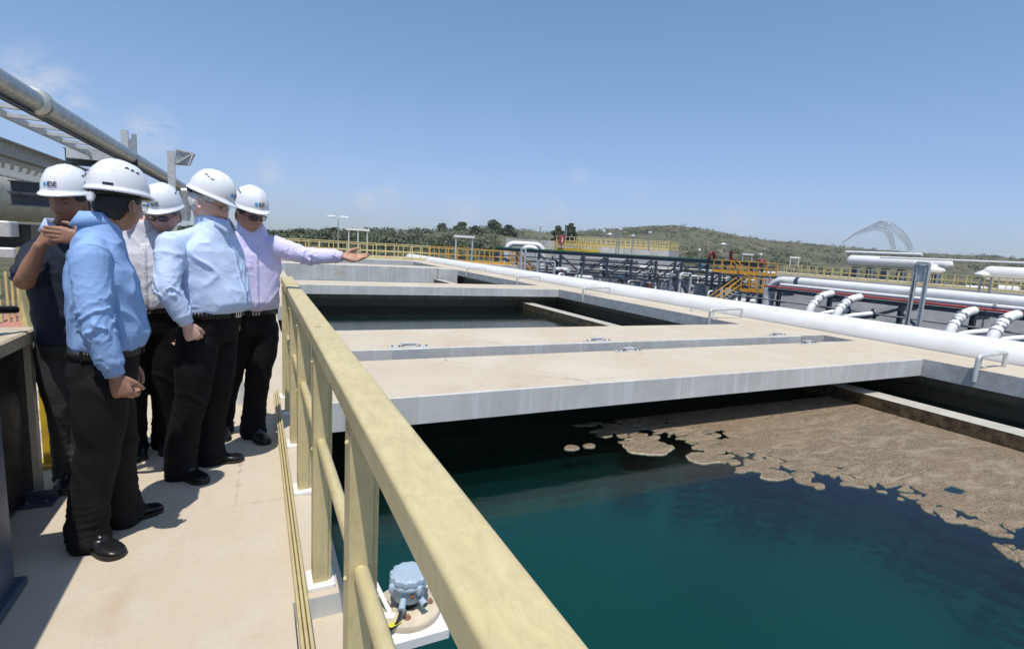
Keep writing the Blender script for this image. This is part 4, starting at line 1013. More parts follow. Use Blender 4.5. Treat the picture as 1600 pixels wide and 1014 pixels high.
# ------------------------------------------------------------------ left side: pipe and cable tray structure overhead
m = MB(); PZ = 3.27; PXL = -3.0
zc = atx(50, 150, PXL)
t = thing('overhead_pipe', 'galvanised handrail pipe with a coupling running overhead along the left', 'pipe', (PXL, 8, PZ))
yj = atx(52, 152, PXL).y
m.tube([(PXL, 4, PZ), (PXL, yj - .1, PZ)], .15, 28); m.build('pipe_section', 'galv', t)
m = MB(); m.tube([(PXL, yj + .12, PZ), (PXL, 34, PZ + .1)], .172, 28); m.build('pipe_section', 'galv', t)
m = MB(); m.tube([(PXL, yj - .10, PZ), (PXL, yj - .06, PZ), (PXL, yj + .06, PZ), (PXL, yj + .10, PZ)], [.16, .2, .2, .19], 28); m.build('coupling', 'galv_light', t)
m = MB(); m.tube([(PXL, yj + .12, PZ), (PXL, yj + .17, PZ)], .21, 28); m.build('coupling_ring', 'galv', t)
m = MB(); m.ibar((PXL - .01, 4.5, PZ - .185), (PXL - .01, 30, PZ - .165), .08, .05, .01); m.build('support_channel', 'slate_steel', t)
def ladder(x0, x1, y0, y1, z, lab, step=.62):
    t = thing('cable_tray', lab, 'cable tray', (x0, y0, z))
    for x in (x0, x1): m = MB(); m.box((x - .02, y0, z - .06), (x + .02, y1, z + .06)); m.build('side_rail', 'galv_light', t)
    n = int((y1 - y0) / step); pr = None
    for k in range(n):
        y = y0 + (k + .5) * step
        if pr is None: m = MB(); m.box((x0 + .021, y - .045, z - .035), (x1 - .021, y + .045, z + .035)); pr = m.build('rung', 'galv_light', t, (x0, y, z)); pr.location = Vector((0, y - y0, 0))
        else: o = pr.copy(); COL.objects.link(o); o.parent = t; o.location = Vector((0, y - y0, 0))
tl = atx(60, 210, -4.0)
ladder(-3.78, -3.12, 5, 17.2, 3.22, 'galvanised ladder cable tray hanging left of the overhead pipe', .95)
# lower channel beam and second tray with green cables
t = thing('channel_beam', 'broad galvanised channel beam below the cable tray at the upper left', 'steel beam', (-4.4, 8, 2.7))
zb_ = atx(50, 246, -4.3).z
m = MB(); m.ibar((-4.3, 5, zb_), (-4.3, 19, zb_), .22, .30, .03); m.build('beam', 'galv', t)
z2 = atx(40, 265, -4.9).z
ladder(-6.2, -4.55, 8, 22, z2, 'lower galvanised tray carrying green cables behind the left man', .5)
t = thing('green_cables', 'bundle of green and brown cables on the lower tray at the left', 'cables', (-5, 8, z2 + .1))
for k in range(4): m = MB(); m.tube([(-4.75 - k * .16, 8, z2 + .1), (-4.7 - k * .16, 14, z2 + .12), (-4.75 - k * .16, 22, z2 + .1)], .03, 6); m.build('cable', 'green_edge' if k % 2 == 0 else 'tank_beige', t)
# beige tank behind
ct = atx(30, 313, -8.5); t = thing('beige_tank', 'large beige horizontal pipe with brown stains behind the left man', 'pipe', ct)
m = MB(); m.tube([(-8.5, 10, ct.z + .1), (-8.5, 60, ct.z + .1)], .95, 36); m.build('shell', 'tank_beige', t)
# cross beams
def crossbeam(y, x0, x1, z, h, lab):
    m = MB(); m.ibar((x0, y, z), (x1, y, z), .25, h, .02); tag(m.build('cross_beam', 'slate_steel', None, (x0, y, z)), lab, 'steel beam')
c = aty(150, 249, 17.5); crossbeam(17.5, aty(102, 249, 17.5).x, aty(215, 249, 17.5).x, c.z, .40, 'dark steel cross beam under the overhead pipe left of the front man helmet')
m = MB(); a = aty(105, 238, 17.3); b = aty(180, 238, 17.3); m.box((a.x, 17.2, a.z - .14), (b.x, 17.5, a.z + .12), 0); tag(m.build('bearing_plate', 'galv_light', None, (a.x, 17.2, a.z)), 'pale galvanised packing on the dark cross beam', 'steel plate')
for v, lab in ((296, 'upper dark steel beam in front of the beige pipe at the left'), (313, 'lower dark steel beam in front of the beige pipe at the left')):
    c = aty(60, v, 12.0); crossbeam(12.0, aty(17, v, 12).x, aty(140, v, 12).x, c.z, .23, lab)
# black box put in for the shade zone, and pale pipes below the tank
c = aty(40, 352, 12); 
m = MB(); m.box((aty(-40, 355, 12).x, 12.0, aty(0, 400, 12).z), (aty(48, 355, 12).x, 13.4, aty(0, 349, 12).z), 0); tag(m.build('shade_box', 'black_plastic', None, (aty(0, 355, 12).x, 12, 0)), 'black box standing in for the shade below the beige pipe behind the left man', 'cabinet')
m = MB(); a = aty(-30, 356, 11.9); b = aty(27, 352, 11.9); m.box((a.x, 11.6, a.z - .12), (b.x, 11.98, b.z + .06), 0, bev=.02); tag(m.build('grey_box', 'galv_light', None, (a.x, 11.6, a.z)), 'light grey metal box on top of the black shade box at the left edge', 'box')
m = MB(); a = aty(-30, 394, 11.7); b = aty(30, 392, 11.7); m.box((a.x, 11.5, a.z - .06), (b.x, 11.8, b.z + .05), 0, bev=.02); tag(m.build('grey_shelf', 'galv_light', None, (a.x, 11.5, a.z)), 'light grey ledge below the black shade box at the left edge', 'ledge')
# vertical strut posts and floodlight
c = aty(204, 245, 20); t = thing('strut_post', 'upright galvanised strut standing up behind the overhead pipe', 'steel post', (c.x, 20, 2)); zt_ = aty(204, 204, 20).z
m = MB(); m.box((c.x - .22, 20, 1.5), (c.x - .04, 20.1, zt_)); m.build('strut', 'galv_light', t); m = MB(); m.box((c.x + .04, 20, 1.5), (c.x + .16, 20.1, zt_ - .1)); m.build('strut', 'galv', t)
m = MB(); m.box((c.x - .04, 20.02, c.z), (c.x + .04, 20.08, zt_ - .25)); m.build('strut_web', 'galv', t)
c = aty(268, 280, 16); t = thing('floodlight', 'grey floodlight on a post above the old man helmet', 'floodlight', (c.x, 16, 0)); zt_ = aty(268, 236, 16).z
m = MB(); m.box((c.x - .08, 16, .0), (c.x + .08, 16.12, zt_)); m.build('post', 'galv_light', t)
m = MB(); h0 = Vector((c.x + .1, 15.8, zt_ - .32)); m.add([h0, h0 + Vector((.30, 0, .02)), h0 + Vector((.42, 0, .30)), h0 + Vector((.05, 0, .36))] + [x + Vector((0, .35, 0)) for x in (h0, h0 + Vector((.30, 0, .02)), h0 + Vector((.42, 0, .30)), h0 + Vector((.05, 0, .36)))],
    [(0, 1, 2, 3), (7, 6, 5, 4), (0, 4, 5, 1), (1, 5, 6, 2), (2, 6, 7, 3), (3, 7, 4, 0)]); m.build('lamp_head', 'galv', t)
m = MB(); m.bar(h0 + Vector((.05, -.03, .02)), h0 + Vector((.38, -.03, .28)), .03, .03); m.bar(h0 + Vector((.30, -.03, .0)), h0 + Vector((.40, -.03, .28)), .03, .03); m.bar(h0 + Vector((.02, -.03, .34)), h0 + Vector((.42, -.03, .29)), .03, .03); m.build('guard', 'galv_light', t)
# pipework cluster behind man 3 (between helmets)
t = thing('pipe_cluster', 'grey steel pipework between the helmets of the middle men', 'pipework', aty(290, 330, 15))
for (u0, v0, u1, v1, r) in ((284, 300, 296, 300, .10), (288, 302, 288, 345, .12), (283, 320, 300, 322, .08), (294, 296, 294, 340, .06), (205, 300, 205, 360, .10), (196, 325, 226, 325, .07), (214, 290, 214, 345, .08)):
    m = MB(); m.tube([aty(u0, v0, 15), aty(u1, v1, 15)], r, 10); m.build('pipe_run', 'galv', t)

# ------------------------------------------------------------------ left foreground: cabinet, desk, rails
t = thing('steel_cabinet', 'dark blue grey steel cabinet cut by the left edge of the picture', 'cabinet', (-1.3, 1.8, 0))
m = MB(); m.box((-1.75, .9, .02), (-.915, 2.66, 1.33), 0, bev=.008); m.build('body', 'cabinet_steel', t)
m = MB(); m.box((-1.78, .85, 0), (-.885, 2.69, .035), 0, bev=.006); m.build('base_plate', 'cabinet_steel', t)
m = MB(); m.box((-.914, 1.2, .12), (-.905, 2.3, 1.2), 0, bev=.003); m.build('door', 'cabinet_steel', t)
t = thing('control_desk', 'beige desk frame with dark open side behind the steel cabinet', 'desk', (-1.5, 3.3, 0))
m = MB(); m.box((-2.1, 2.8, .86), (-1.09, 3.72, .93), 0, bev=.01); m.build('top', 'beige_frp', t)
for (x, y) in ((-1.135, 3.62), (-1.135, 2.86), (-2.05, 3.62)): m = MB(); m.box((x, y, 0), (x + .03, y + .05, .859)); m.build('leg', 'beige_frp', t)
m = MB(); m.box((-2.1, 2.92, .02), (-1.137, 3.66, .855)); m.build('dark_interior', 'black_plastic', t)  # solid black block put in for the shaded inside of the open desk
m = MB(); c = Vector((-1.22, 3.35, 1.07)); m.tube([c + Vector((math.cos(k * math.pi / 12) * .03, math.cos(k * math.pi / 12) * .12, math.sin(k * math.pi / 12) * .14)) for k in range(25)], .016, 8, cap=False)
m.tube([c, c + Vector((.1, .18, -.02))], .02, 8); m.tube([c + Vector((0, -.1, -.07)), c + Vector((0, .1, .07))], .012, 6); m.tube([c + Vector((0, .1, -.07)), c + Vector((0, -.1, .07))], .012, 6); m.tube([c + Vector((0, 0, -.14)), c], .03, 8)
tag(m.build('hand_wheel', 'black_plastic', None, c), 'black hand wheel on top of the beige desk at the left', 'hand wheel')
# floor bracket
m = MB(); m.box((-1.27, 3.42, .003), (-1.0, 3.60, .012), 0); m.box((-1.27, 3.50, .012), (-1.0, 3.51, .06), 0)
for k in range(3): m.lathe((-1.2 + k * .08, 3.46, .012), [(.012, 0), (.012, .012), (.006, .016)], 6)
tag(m.build('floor_bracket', 'slate_steel', None, (-1.2, 3.5, 0)), 'dark angle bracket bolted on the walkway beside the left man shoe', 'bracket')
# left railing with strong yellow post
t = thing('railing', 'darker yellow railing on the left edge of the walkway behind the left man', 'railing', (-1.17, 4.05, 0))
for y in (4.05, 5.3, 6.6):
    m = MB(); m.box((-1.20, y - .05, .02), (-1.10, y + .05, 1.06), 0, bev=.004); m.build('post', 'strong_yellow', t); m = MB(); m.box((-1.24, y - .09, 0), (-1.05, y + .09, .025), 0, bev=.005); m.build('base_plate', 'strong_yellow', t)
for z in (1.08, .58): m = MB(); m.box((-1.185, 3.98, z - .025), (-1.115, 7.0, z + .03), 0, bev=.006); m.build('rail', 'strong_yellow', t)
# far left low fence with yellow boards and red floor
t = thing('yellow_boards', 'yellow slatted boards and post behind the left man elbow', 'fence', (-4, 9, 0))
z0_ = aty(50, 500, 9).z
for k, v in enumerate((441, 449, 457, 473, 482, 491, 499)):
    z = aty(40, v, 9.0).z; m = MB(); m.box((-5.5, 9.0, z - .035), (-3.0, 9.04, z + .035)); m.build('board', 'yellow_frp', t)
m = MB(); c = aty(42, 470, 8.95); m.box((c.x - .05, 8.9, -.1), (c.x + .05, 8.99, c.z + .7)); m.build('post', 'yellow_frp', t)
for k in range(4):
    m = MB(); c = aty(8 + k * 9, 430, 10); m.box((c.x - .014, 10, c.z - .9), (c.x + .014, 10.03, c.z + .05)); m.build('baluster', 'yellow_frp', t)
m = MB(); m.box((-7, 9.05, -.001), (-2.6, 11.8, .012)); struct(m.build('red_floor', 'red_floor'), 'reddish floor strip at the left')
# lower steps at left
t = thing('concrete_steps', 'pale concrete steps going down at the left below the walkway', 'steps', (-2.5, 5, -1.2))
for k in range(9):
    m = MB(); y0_ = 4.7 + k * .30; z_ = -1.05 + k * .12
    m.box((-3.6, y0_, z_ - .5), (-1.32, y0_ + .298, z_), 0, 1, bev=.006); m.build('step', ['concrete_side', 'concrete_top'], t)
m = MB(); m.box((-7, -3, -2.4), (-1.3, 12, -1.9), 0, 1); struct(m.build('lower_floor', ['yard_wall', 'pale_concrete']), 'lower floor left of the walkway')
# drain flask standing behind legs
m = MB(); c = atz(378, 632, 0); m.lathe(c, [(.035, 0), (.035, .16), (.015, .2), (.015, .23)], 12); tag(m.build('bottle', 'galv_light', None, c), 'clear bottle standing behind the old man legs near the railing', 'bottle')
m = MB(); c = aty(222, 560, 9.0)
for k in range(3): m.box((c.x - .5, 8.8, .0 + k * .08), (c.x + .2, 9.0, .06 + k * .08), 0, bev=.006)
tag(m.build('brick_stack', 'red_floor', None, (c.x, 8.8, 0)), 'reddish brick stack on the walkway between the men legs', 'bricks')

# thin summer haze over the whole site
m = MB(); m.box((-900, -300, -6.2), (1300, 1300, 60))
hz = fixnormals(m.build('haze', 'concrete_top')); t = NT('haze'); t.t.nodes.clear(); ou = t.n('ShaderNodeOutputMaterial'); pv = t.n('ShaderNodeVolumePrincipled')
pv.inputs['Color'].default_value = (.86, .92, 1, 1); pv.inputs['Density'].default_value = .00028; pv.inputs['Anisotropy'].default_value = .2; t.l(pv.outputs[0], ou.inputs['Volume'])
hz.data.materials.clear(); hz.data.materials.append(t.m); tag(hz, 'thin pale haze in the air over the plant and the dunes', kind='stuff')
# ------------------------------------------------------------------ people
from mathutils.bvhtree import BVHTree
def fabric(name, col, rough=.85, weave=900, sheen=0., var=.04):
    t = NT(name); a = tuple(c * (1 - var) for c in col); b = tuple(min(1, c * (1 + var)) for c in col)
    c = t.mix(t.ramp(t.noise(9, 5, .6), .35, .65), a, b)
    h1 = t.noise(28, 5, .65, t.mapv((1, 1, .45)), dist=.6); h2 = t.noise(weave, 2, .5); cz = t.math('POWER', t.math('SUBTRACT', 1.0, t.math('MULTIPLY', t.math('ABSOLUTE', t.math('SUBTRACT', t.noise(6.5, 3, .5, t.mapv((1, 1, .8)), dist=1.4), .5)), 5.0)), 3.0)
    t.bsdf(c, rough, 0, t.bump(h2, .08, .0006, t.bump(cz, .16, .006, t.bump(h1, .12, .005))), Sheen_Weight=sheen, Specular_IOR_Level=.22); MAT[name] = t.m
fabric('shirt_sky', (.27, .42, .70)); fabric('shirt_pale_blue', (.56, .68, .89)); fabric('shirt_white', (.70, .69, .73)); fabric('shirt_lilac', (.66, .62, .86)); fabric('vest_navy', (.022, .028, .045)); fabric('shirt_under', (.40, .48, .66))
fabric('trousers_black', (.0055, .0055, .007), .85, sheen=0., var=.2); fabric('trousers_charcoal', (.010, .0098, .010), .85, sheen=0., var=.2); fabric('trousers_grey', (.05, .048, .046), .85)
simple('leather', (.010, .010, .011), .28, var=.2, bscale=250, bump=.12); simple('sole', (.018, .016, .014), .6); simple('belt_leather', (.012, .011, .010), .4)
simple('buckle', (.55, .55, .53), .25, .9); simple('button', (.70, .72, .78), .3); simple('helmet_white', (.80, .81, .82), .22, var=.02, bump=.02, scale=3)
simple('strap_black', (.012, .012, .013), .45); simple('frame_black', (.012, .011, .011), .25); simple('logo_dark', (.03, .035, .05), .4); simple('logo_blue', (.05, .36, .78), .4)
simple('hair_black', (.012, .010, .009), .6, var=.4, scale=60, bscale=200, bump=.6); simple('hair_grey', (.60, .59, .57), .65, var=.25, scale=60, bscale=200, bump=.6)
simple('hair_salt', (.16, .15, .145), .65, var=.5, scale=80, bscale=200, bump=.6); simple('eye_dark', (.03, .022, .018), .2); simple('ring_gold', (.7, .68, .6), .25, .9)
t = NT('lens'); g = t.n('ShaderNodeBsdfGlossy'); g.inputs['Roughness'].default_value = .03; g.inputs['Color'].default_value = (.8, .85, .9, 1)
tr = t.n('ShaderNodeBsdfTransparent'); tr.inputs['Color'].default_value = (.62, .64, .66, 1); ms = t.n('ShaderNodeMixShader'); ms.inputs[0].default_value = .14
t.l(tr.outputs[0], ms.inputs[1]); t.l(g.outputs[0], ms.inputs[2]); t.l(ms.outputs[0], t.out.inputs['Surface']); MAT['lens'] = t.m
def skin(name, col):
    t = NT(name); at = t.n('ShaderNodeAttribute'); at.attribute_name = 'tint'
    c = t.mix(t.ramp(t.noise(22, 6, .65), .35, .65), tuple(x * .88 for x in col), tuple(min(1, x * 1.1) for x in col))
    c = t.mix(1.0, c, at.outputs['Color'], 'MULTIPLY')
    t.bsdf(c, t.ramp(t.noise(60, 3), .3, .7, .42, .58), 0, t.bump(t.noise(260, 4, .6), .25, .0012, t.bump(t.noise(45, 4, .6), .25, .004)), Subsurface_Weight=.12, Subsurface_Radius=(.012, .005, .003), Subsurface_Scale=1.0); MAT[name] = t.m
skin('skin_tan', (.44, .235, .15)); skin('skin_fair', (.68, .42, .33)); skin('skin_brown', (.30, .15, .088)); skin('skin_olive', (.36, .19, .125)); skin('skin_pink', (.58, .34, .26))

def weld(o):
    bm = bmesh.new(); bm.from_mesh(o.data); bmesh.ops.remove_doubles(bm, verts=bm.verts, dist=1e-5); bmesh.ops.recalc_face_normals(bm, faces=bm.faces); bm.to_mesh(o.data); bm.free(); return o
def smooth(x, a, b):
    t = np.clip((x - a) / (b - a), 0, 1); return t * t * (3 - 2 * t)
def gauss(x, s): return np.exp(-(x / s) ** 2)
def head_shape(D, fat=0., nose=1., long_=0.):
    """unit directions -> head surface points; x side, y forward, z up, origin between the ears at eye height"""
    x, y, z = D[:, 0] * .0755, D[:, 1] * .097, D[:, 2] * .118
    dn = np.clip(-z / .118, 0, 1); dz = smooth(dn, .15, 1.0)
    x = x * (1 - (.26 - .16 * fat) * dz) ; y = np.where(y < 0, y * (1 - .45 * smooth(dn, .2, .9)), y * (1 + .02 * dn))
    front = smooth(y, .02, .075)
    z = z - .006 * front * dn
    y = y - front * .007 * (1 - gauss(x, .045)) * (z < .05)
    y = y + front * (.005 * gauss(z - .026, .010) * gauss(x, .045))                                   # brow
    for sx in (-1, 1):
        y = y - front * .013 * gauss(x - sx * .031, .017) * gauss(z - .006, .012)                     # eye socket
        y = y + front * .006 * gauss(x - sx * .030, .007 * 1.6) * gauss(z - .004, .007)               # eyeball and lid
        y = y + front * .006 * gauss(x - sx * .040, .018) * gauss(z + .026, .016)                     # cheek
        y = y + front * .007 * nose * gauss(x - sx * .013, .007) * gauss(z + .040, .008)              # nostril wings
        y = y - front * .004 * gauss(x - sx * .029, .006) * gauss(z + .056, .016)                     # smile crease
    nb = smooth(-z, -.022, .040) * (1 - smooth(-z, .044, .054))
    y = y + front * nose * (.007 + .020 * nb) * gauss(x, .0105 + .003 * nb) * (z < .03) * (1 - smooth(-z, .046, .056))
    y = y + front * .0075 * gauss(z + .064, .0055) * gauss(x, .022) + front * .0085 * gauss(z + .077, .006) * gauss(x, .019)
    y = y - front * .006 * gauss(z + .0705, .0028) * gauss(x, .024)                                   # mouth line
    y = y - front * .004 * gauss(z + .089, .006) * gauss(x, .025) + front * .008 * gauss(z + .106, .012) * gauss(x, .022)
    x = x * (1 + fat * .17 * gauss(z + .062, .045)); y = y + fat * .006 * front * gauss(z + .10, .03)
    return np.stack([x, y, z], 1)
def sphere_dirs(nu=72, nv=56):
    th = np.linspace(0, 2 * math.pi, nu, endpoint=False); ph = np.linspace(-math.pi / 2, math.pi / 2, nv)[1:-1]
    P = [(0, 0, -1)]
    for p in ph:
        for t_ in th: P.append((math.cos(p) * math.sin(t_), math.cos(p) * math.cos(t_), math.sin(p)))
    P.append((0, 0, 1)); F = []
    n = len(ph)
    for j in range(nu): F.append((0, 1 + (j + 1) % nu, 1 + j)); F.append((len(P) - 1, 1 + (n - 1) * nu + j, 1 + (n - 1) * nu + (j + 1) % nu))
    for i in range(n - 1):
        for j in range(nu): q = (j + 1) % nu; F.append((1 + i * nu + j, 1 + i * nu + q, 1 + (i + 1) * nu + q, 1 + (i + 1) * nu + j))
    return np.array(P), F
SD, SF = sphere_dirs()
class Soup(MB):
    def loft(s, rings):
        n = len(rings[0]); vs = [p for r in rings for p in r]; fs = []
        for i in range(len(rings) - 1):
            for j in range(n): q = (j + 1) % n; fs.append((i * n + j, i * n + q, (i + 1) * n + q, (i + 1) * n + j))
        fs.append(tuple(reversed(range(n)))); fs.append(tuple((len(rings) - 1) * n + k for k in range(n))); return s.add(vs, fs)
    def limb(s, pts, rs, n=16, flat=1.0, sub=5):
        # smooth tapering limb with rounded ends, closed
        pts = [Vector(p) for p in pts]; P = []; Rr = []
        for i in range(len(pts) - 1):
            for k in range(sub):
                t_ = k / sub; p0 = pts[max(i - 1, 0)]; p1 = pts[i]; p2 = pts[i + 1]; p3 = pts[min(i + 2, len(pts) - 1)]
                c = p1.lerp(p2, t_)
                if len(pts) > 2:
                    cat = .5 * ((2 * p1) + (p2 - p0) * t_ + (2 * p0 - 5 * p1 + 4 * p2 - p3) * t_ * t_ + (3 * p1 - p0 - 3 * p2 + p3) * t_ ** 3); c = c.lerp(cat, .7)
                P.append(c); u = t_ * t_ * (3 - 2 * t_); Rr.append(rs[i] * (1 - u) + rs[i + 1] * u)
        P.append(pts[-1]); Rr.append(rs[-1])
        d0 = (P[0] - P[1]).normalized(); d1 = (P[-1] - P[-2]).normalized()
        P = [P[0] + d0 * Rr[0] * .7, P[0] + d0 * Rr[0] * .4] + P + [P[-1] + d1 * Rr[-1] * .4, P[-1] + d1 * Rr[-1] * .7]
        Rr = [Rr[0] * .5, Rr[0] * .88] + Rr + [Rr[-1] * .88, Rr[-1] * .5]
        m = MB(); m.tube(P, Rr, n, cap=False); o = len(s.v); s.v += m.v; s.f += [tuple(i + o for i in f) for f in m.f]; s.mi += m.mi; s.sm += m.sm
        k = len(m.v); s.f.append(tuple(o + i for i in reversed(range(n)))); s.f.append(tuple(o + k - n + i for i in range(n))); s.mi += [0, 0]; s.sm += [True, True]; return s
def remesh(soup, voxel, sm_it=2, sm_f=.5):
    me = bpy.data.meshes.new('tmp'); me.from_pydata([tuple(v) for v in soup.v], [], soup.f); me.update()
    o = bpy.data.objects.new('tmp', me); COL.objects.link(o)
    fixnormals(o)
    r = o.modifiers.new('r', 'REMESH'); r.mode = 'VOXEL'; r.voxel_size = voxel; r.adaptivity = 0
    if sm_it: s_ = o.modifiers.new('s', 'SMOOTH'); s_.iterations = sm_it; s_.factor = sm_f
    dg = bpy.context.evaluated_depsgraph_get(); dg.update(); out = bpy.data.meshes.new_from_object(o.evaluated_get(dg))
    bpy.data.objects.remove(o); bpy.data.meshes.remove(me); return out
def get_co(me):
    a = np.empty(len(me.vertices) * 3); me.vertices.foreach_get('co', a); n = np.empty(len(me.vertices) * 3); me.vertex_normals.foreach_get('vector', n); return a.reshape(-1, 3), n.reshape(-1, 3)
def set_co(me, a): me.vertices.foreach_set('co', a.ravel()); me.update()
def finish(me, name, mat, parent, base):
    a, _ = get_co(me); set_co(me, a - np.array(base)); me.materials.clear(); me.materials.append(MAT[mat]); me.name = name
    me.polygons.foreach_set('use_smooth', [True] * len(me.polygons)); o = bpy.data.objects.new(name, me); COL.objects.link(o); o.parent = parent; return o
def NZ(A, off=0., octv=3):
    return np.array([noise.fractal(Vector((a[0] + off, a[1], a[2])), 1.0, 2.0, octv) for a in A])
def ridge(n, p=2.0): return np.clip(1 - np.abs(n) * 2.2, 0, 1) ** p
def arm_param(P, pts):
    """distance to a polyline, position along it (0..segments) and angle round it"""
    best = np.full(len(P), 9.); U = np.zeros(len(P)); AN = np.zeros(len(P))
    for i in range(len(pts) - 1):
        a = np.array(pts[i]); b = np.array(pts[i + 1]); d = b - a; L = np.linalg.norm(d); dh = d / L
        t_ = np.clip((P - a) @ dh / L, 0, 1); q = P - a - np.outer(t_ * L, dh); dist = np.linalg.norm(q, axis=1)
        x, y, _ = basis(Vector(dh)); an = np.arctan2(q @ np.array(y), q @ np.array(x)); m_ = dist < best
        best = np.where(m_, dist, best); U = np.where(m_, i + t_, U); AN = np.where(m_, an, AN)
    return best, U, AN

def hand(s, wrist, d, nrm, side, curl=(.5, .6, .7, .8), thumb=.4, size=1.0, spread=.06, thumb_out=.6, fl=1.0):
    """palm, four unequal fingers and a thumb; d = direction to the knuckles, nrm = out of the back of the hand, side = towards the thumb"""
    d = Vector(d).normalized(); nrm = Vector(nrm); nrm = (nrm - d * nrm.dot(d)).normalized(); sd = Vector(side); sd = (sd - d * sd.dot(d) - nrm * sd.dot(nrm)).normalized()
    w = Vector(wrist); k = size
    def ring(c, hw, ht, n=16):
        return [c + sd * (hw * k * math.copysign(abs(math.cos(a)) ** .75, math.cos(a))) + nrm * (ht * k * math.copysign(abs(math.sin(a)) ** .85, math.sin(a))) for a in [2 * math.pi * j / n for j in range(n)]]
    s.loft([ring(w - d * .03 * k, .022, .018), ring(w, .026, .019), ring(w + d * .025 * k, .034, .018), ring(w + d * .055 * k, .041, .017), ring(w + d * .082 * k, .042, .0145), ring(w + d * .094 * k, .037, .011)])
    lens = [(.044, .026, .021), (.049, .030, .022), (.045, .028, .021), (.035, .021, .018)]
    offs = [.030, .0105, -.0095, -.029]; rad = [.0098, .0100, .0094, .0084]
    for i in range(4):
        p = w + d * (.086 - .004 * abs(i - 1)) * k + sd * offs[i] * k + nrm * .001; dd = (d + sd * (spread * (1.4 - i))).normalized(); ang = 0; pts = [p - dd * .02 * k, p]
        for j, L in enumerate(lens[i]):
            ang += curl[i] * (1.15, 1.25, .8)[j]; v = dd * math.cos(ang) - nrm * math.sin(ang); p = p + v * L * k * fl; pts.append(p)
        s.limb(pts, [rad[i] * k * f for f in (1.05, 1.08, 1.0, .95, .78)], 10, sub=3)
    p = w + d * .022 * k + sd * .024 * k - nrm * .006 * k
    t1 = (d * .65 + sd * thumb_out - nrm * .35).normalized(); t2 = (d * .9 + sd * (thumb_out * .45) - nrm * thumb).normalized(); t3 = (d * .95 + sd * (thumb_out * .1) - nrm * thumb * 1.3).normalized()
    a = p + t1 * .040 * k; b = a + t2 * .034 * k; c = b + t3 * .026 * k
    s.limb([p, a, b, c], [.0165 * k, .0125 * k, .0108 * k, .0085 * k], 10, sub=3)

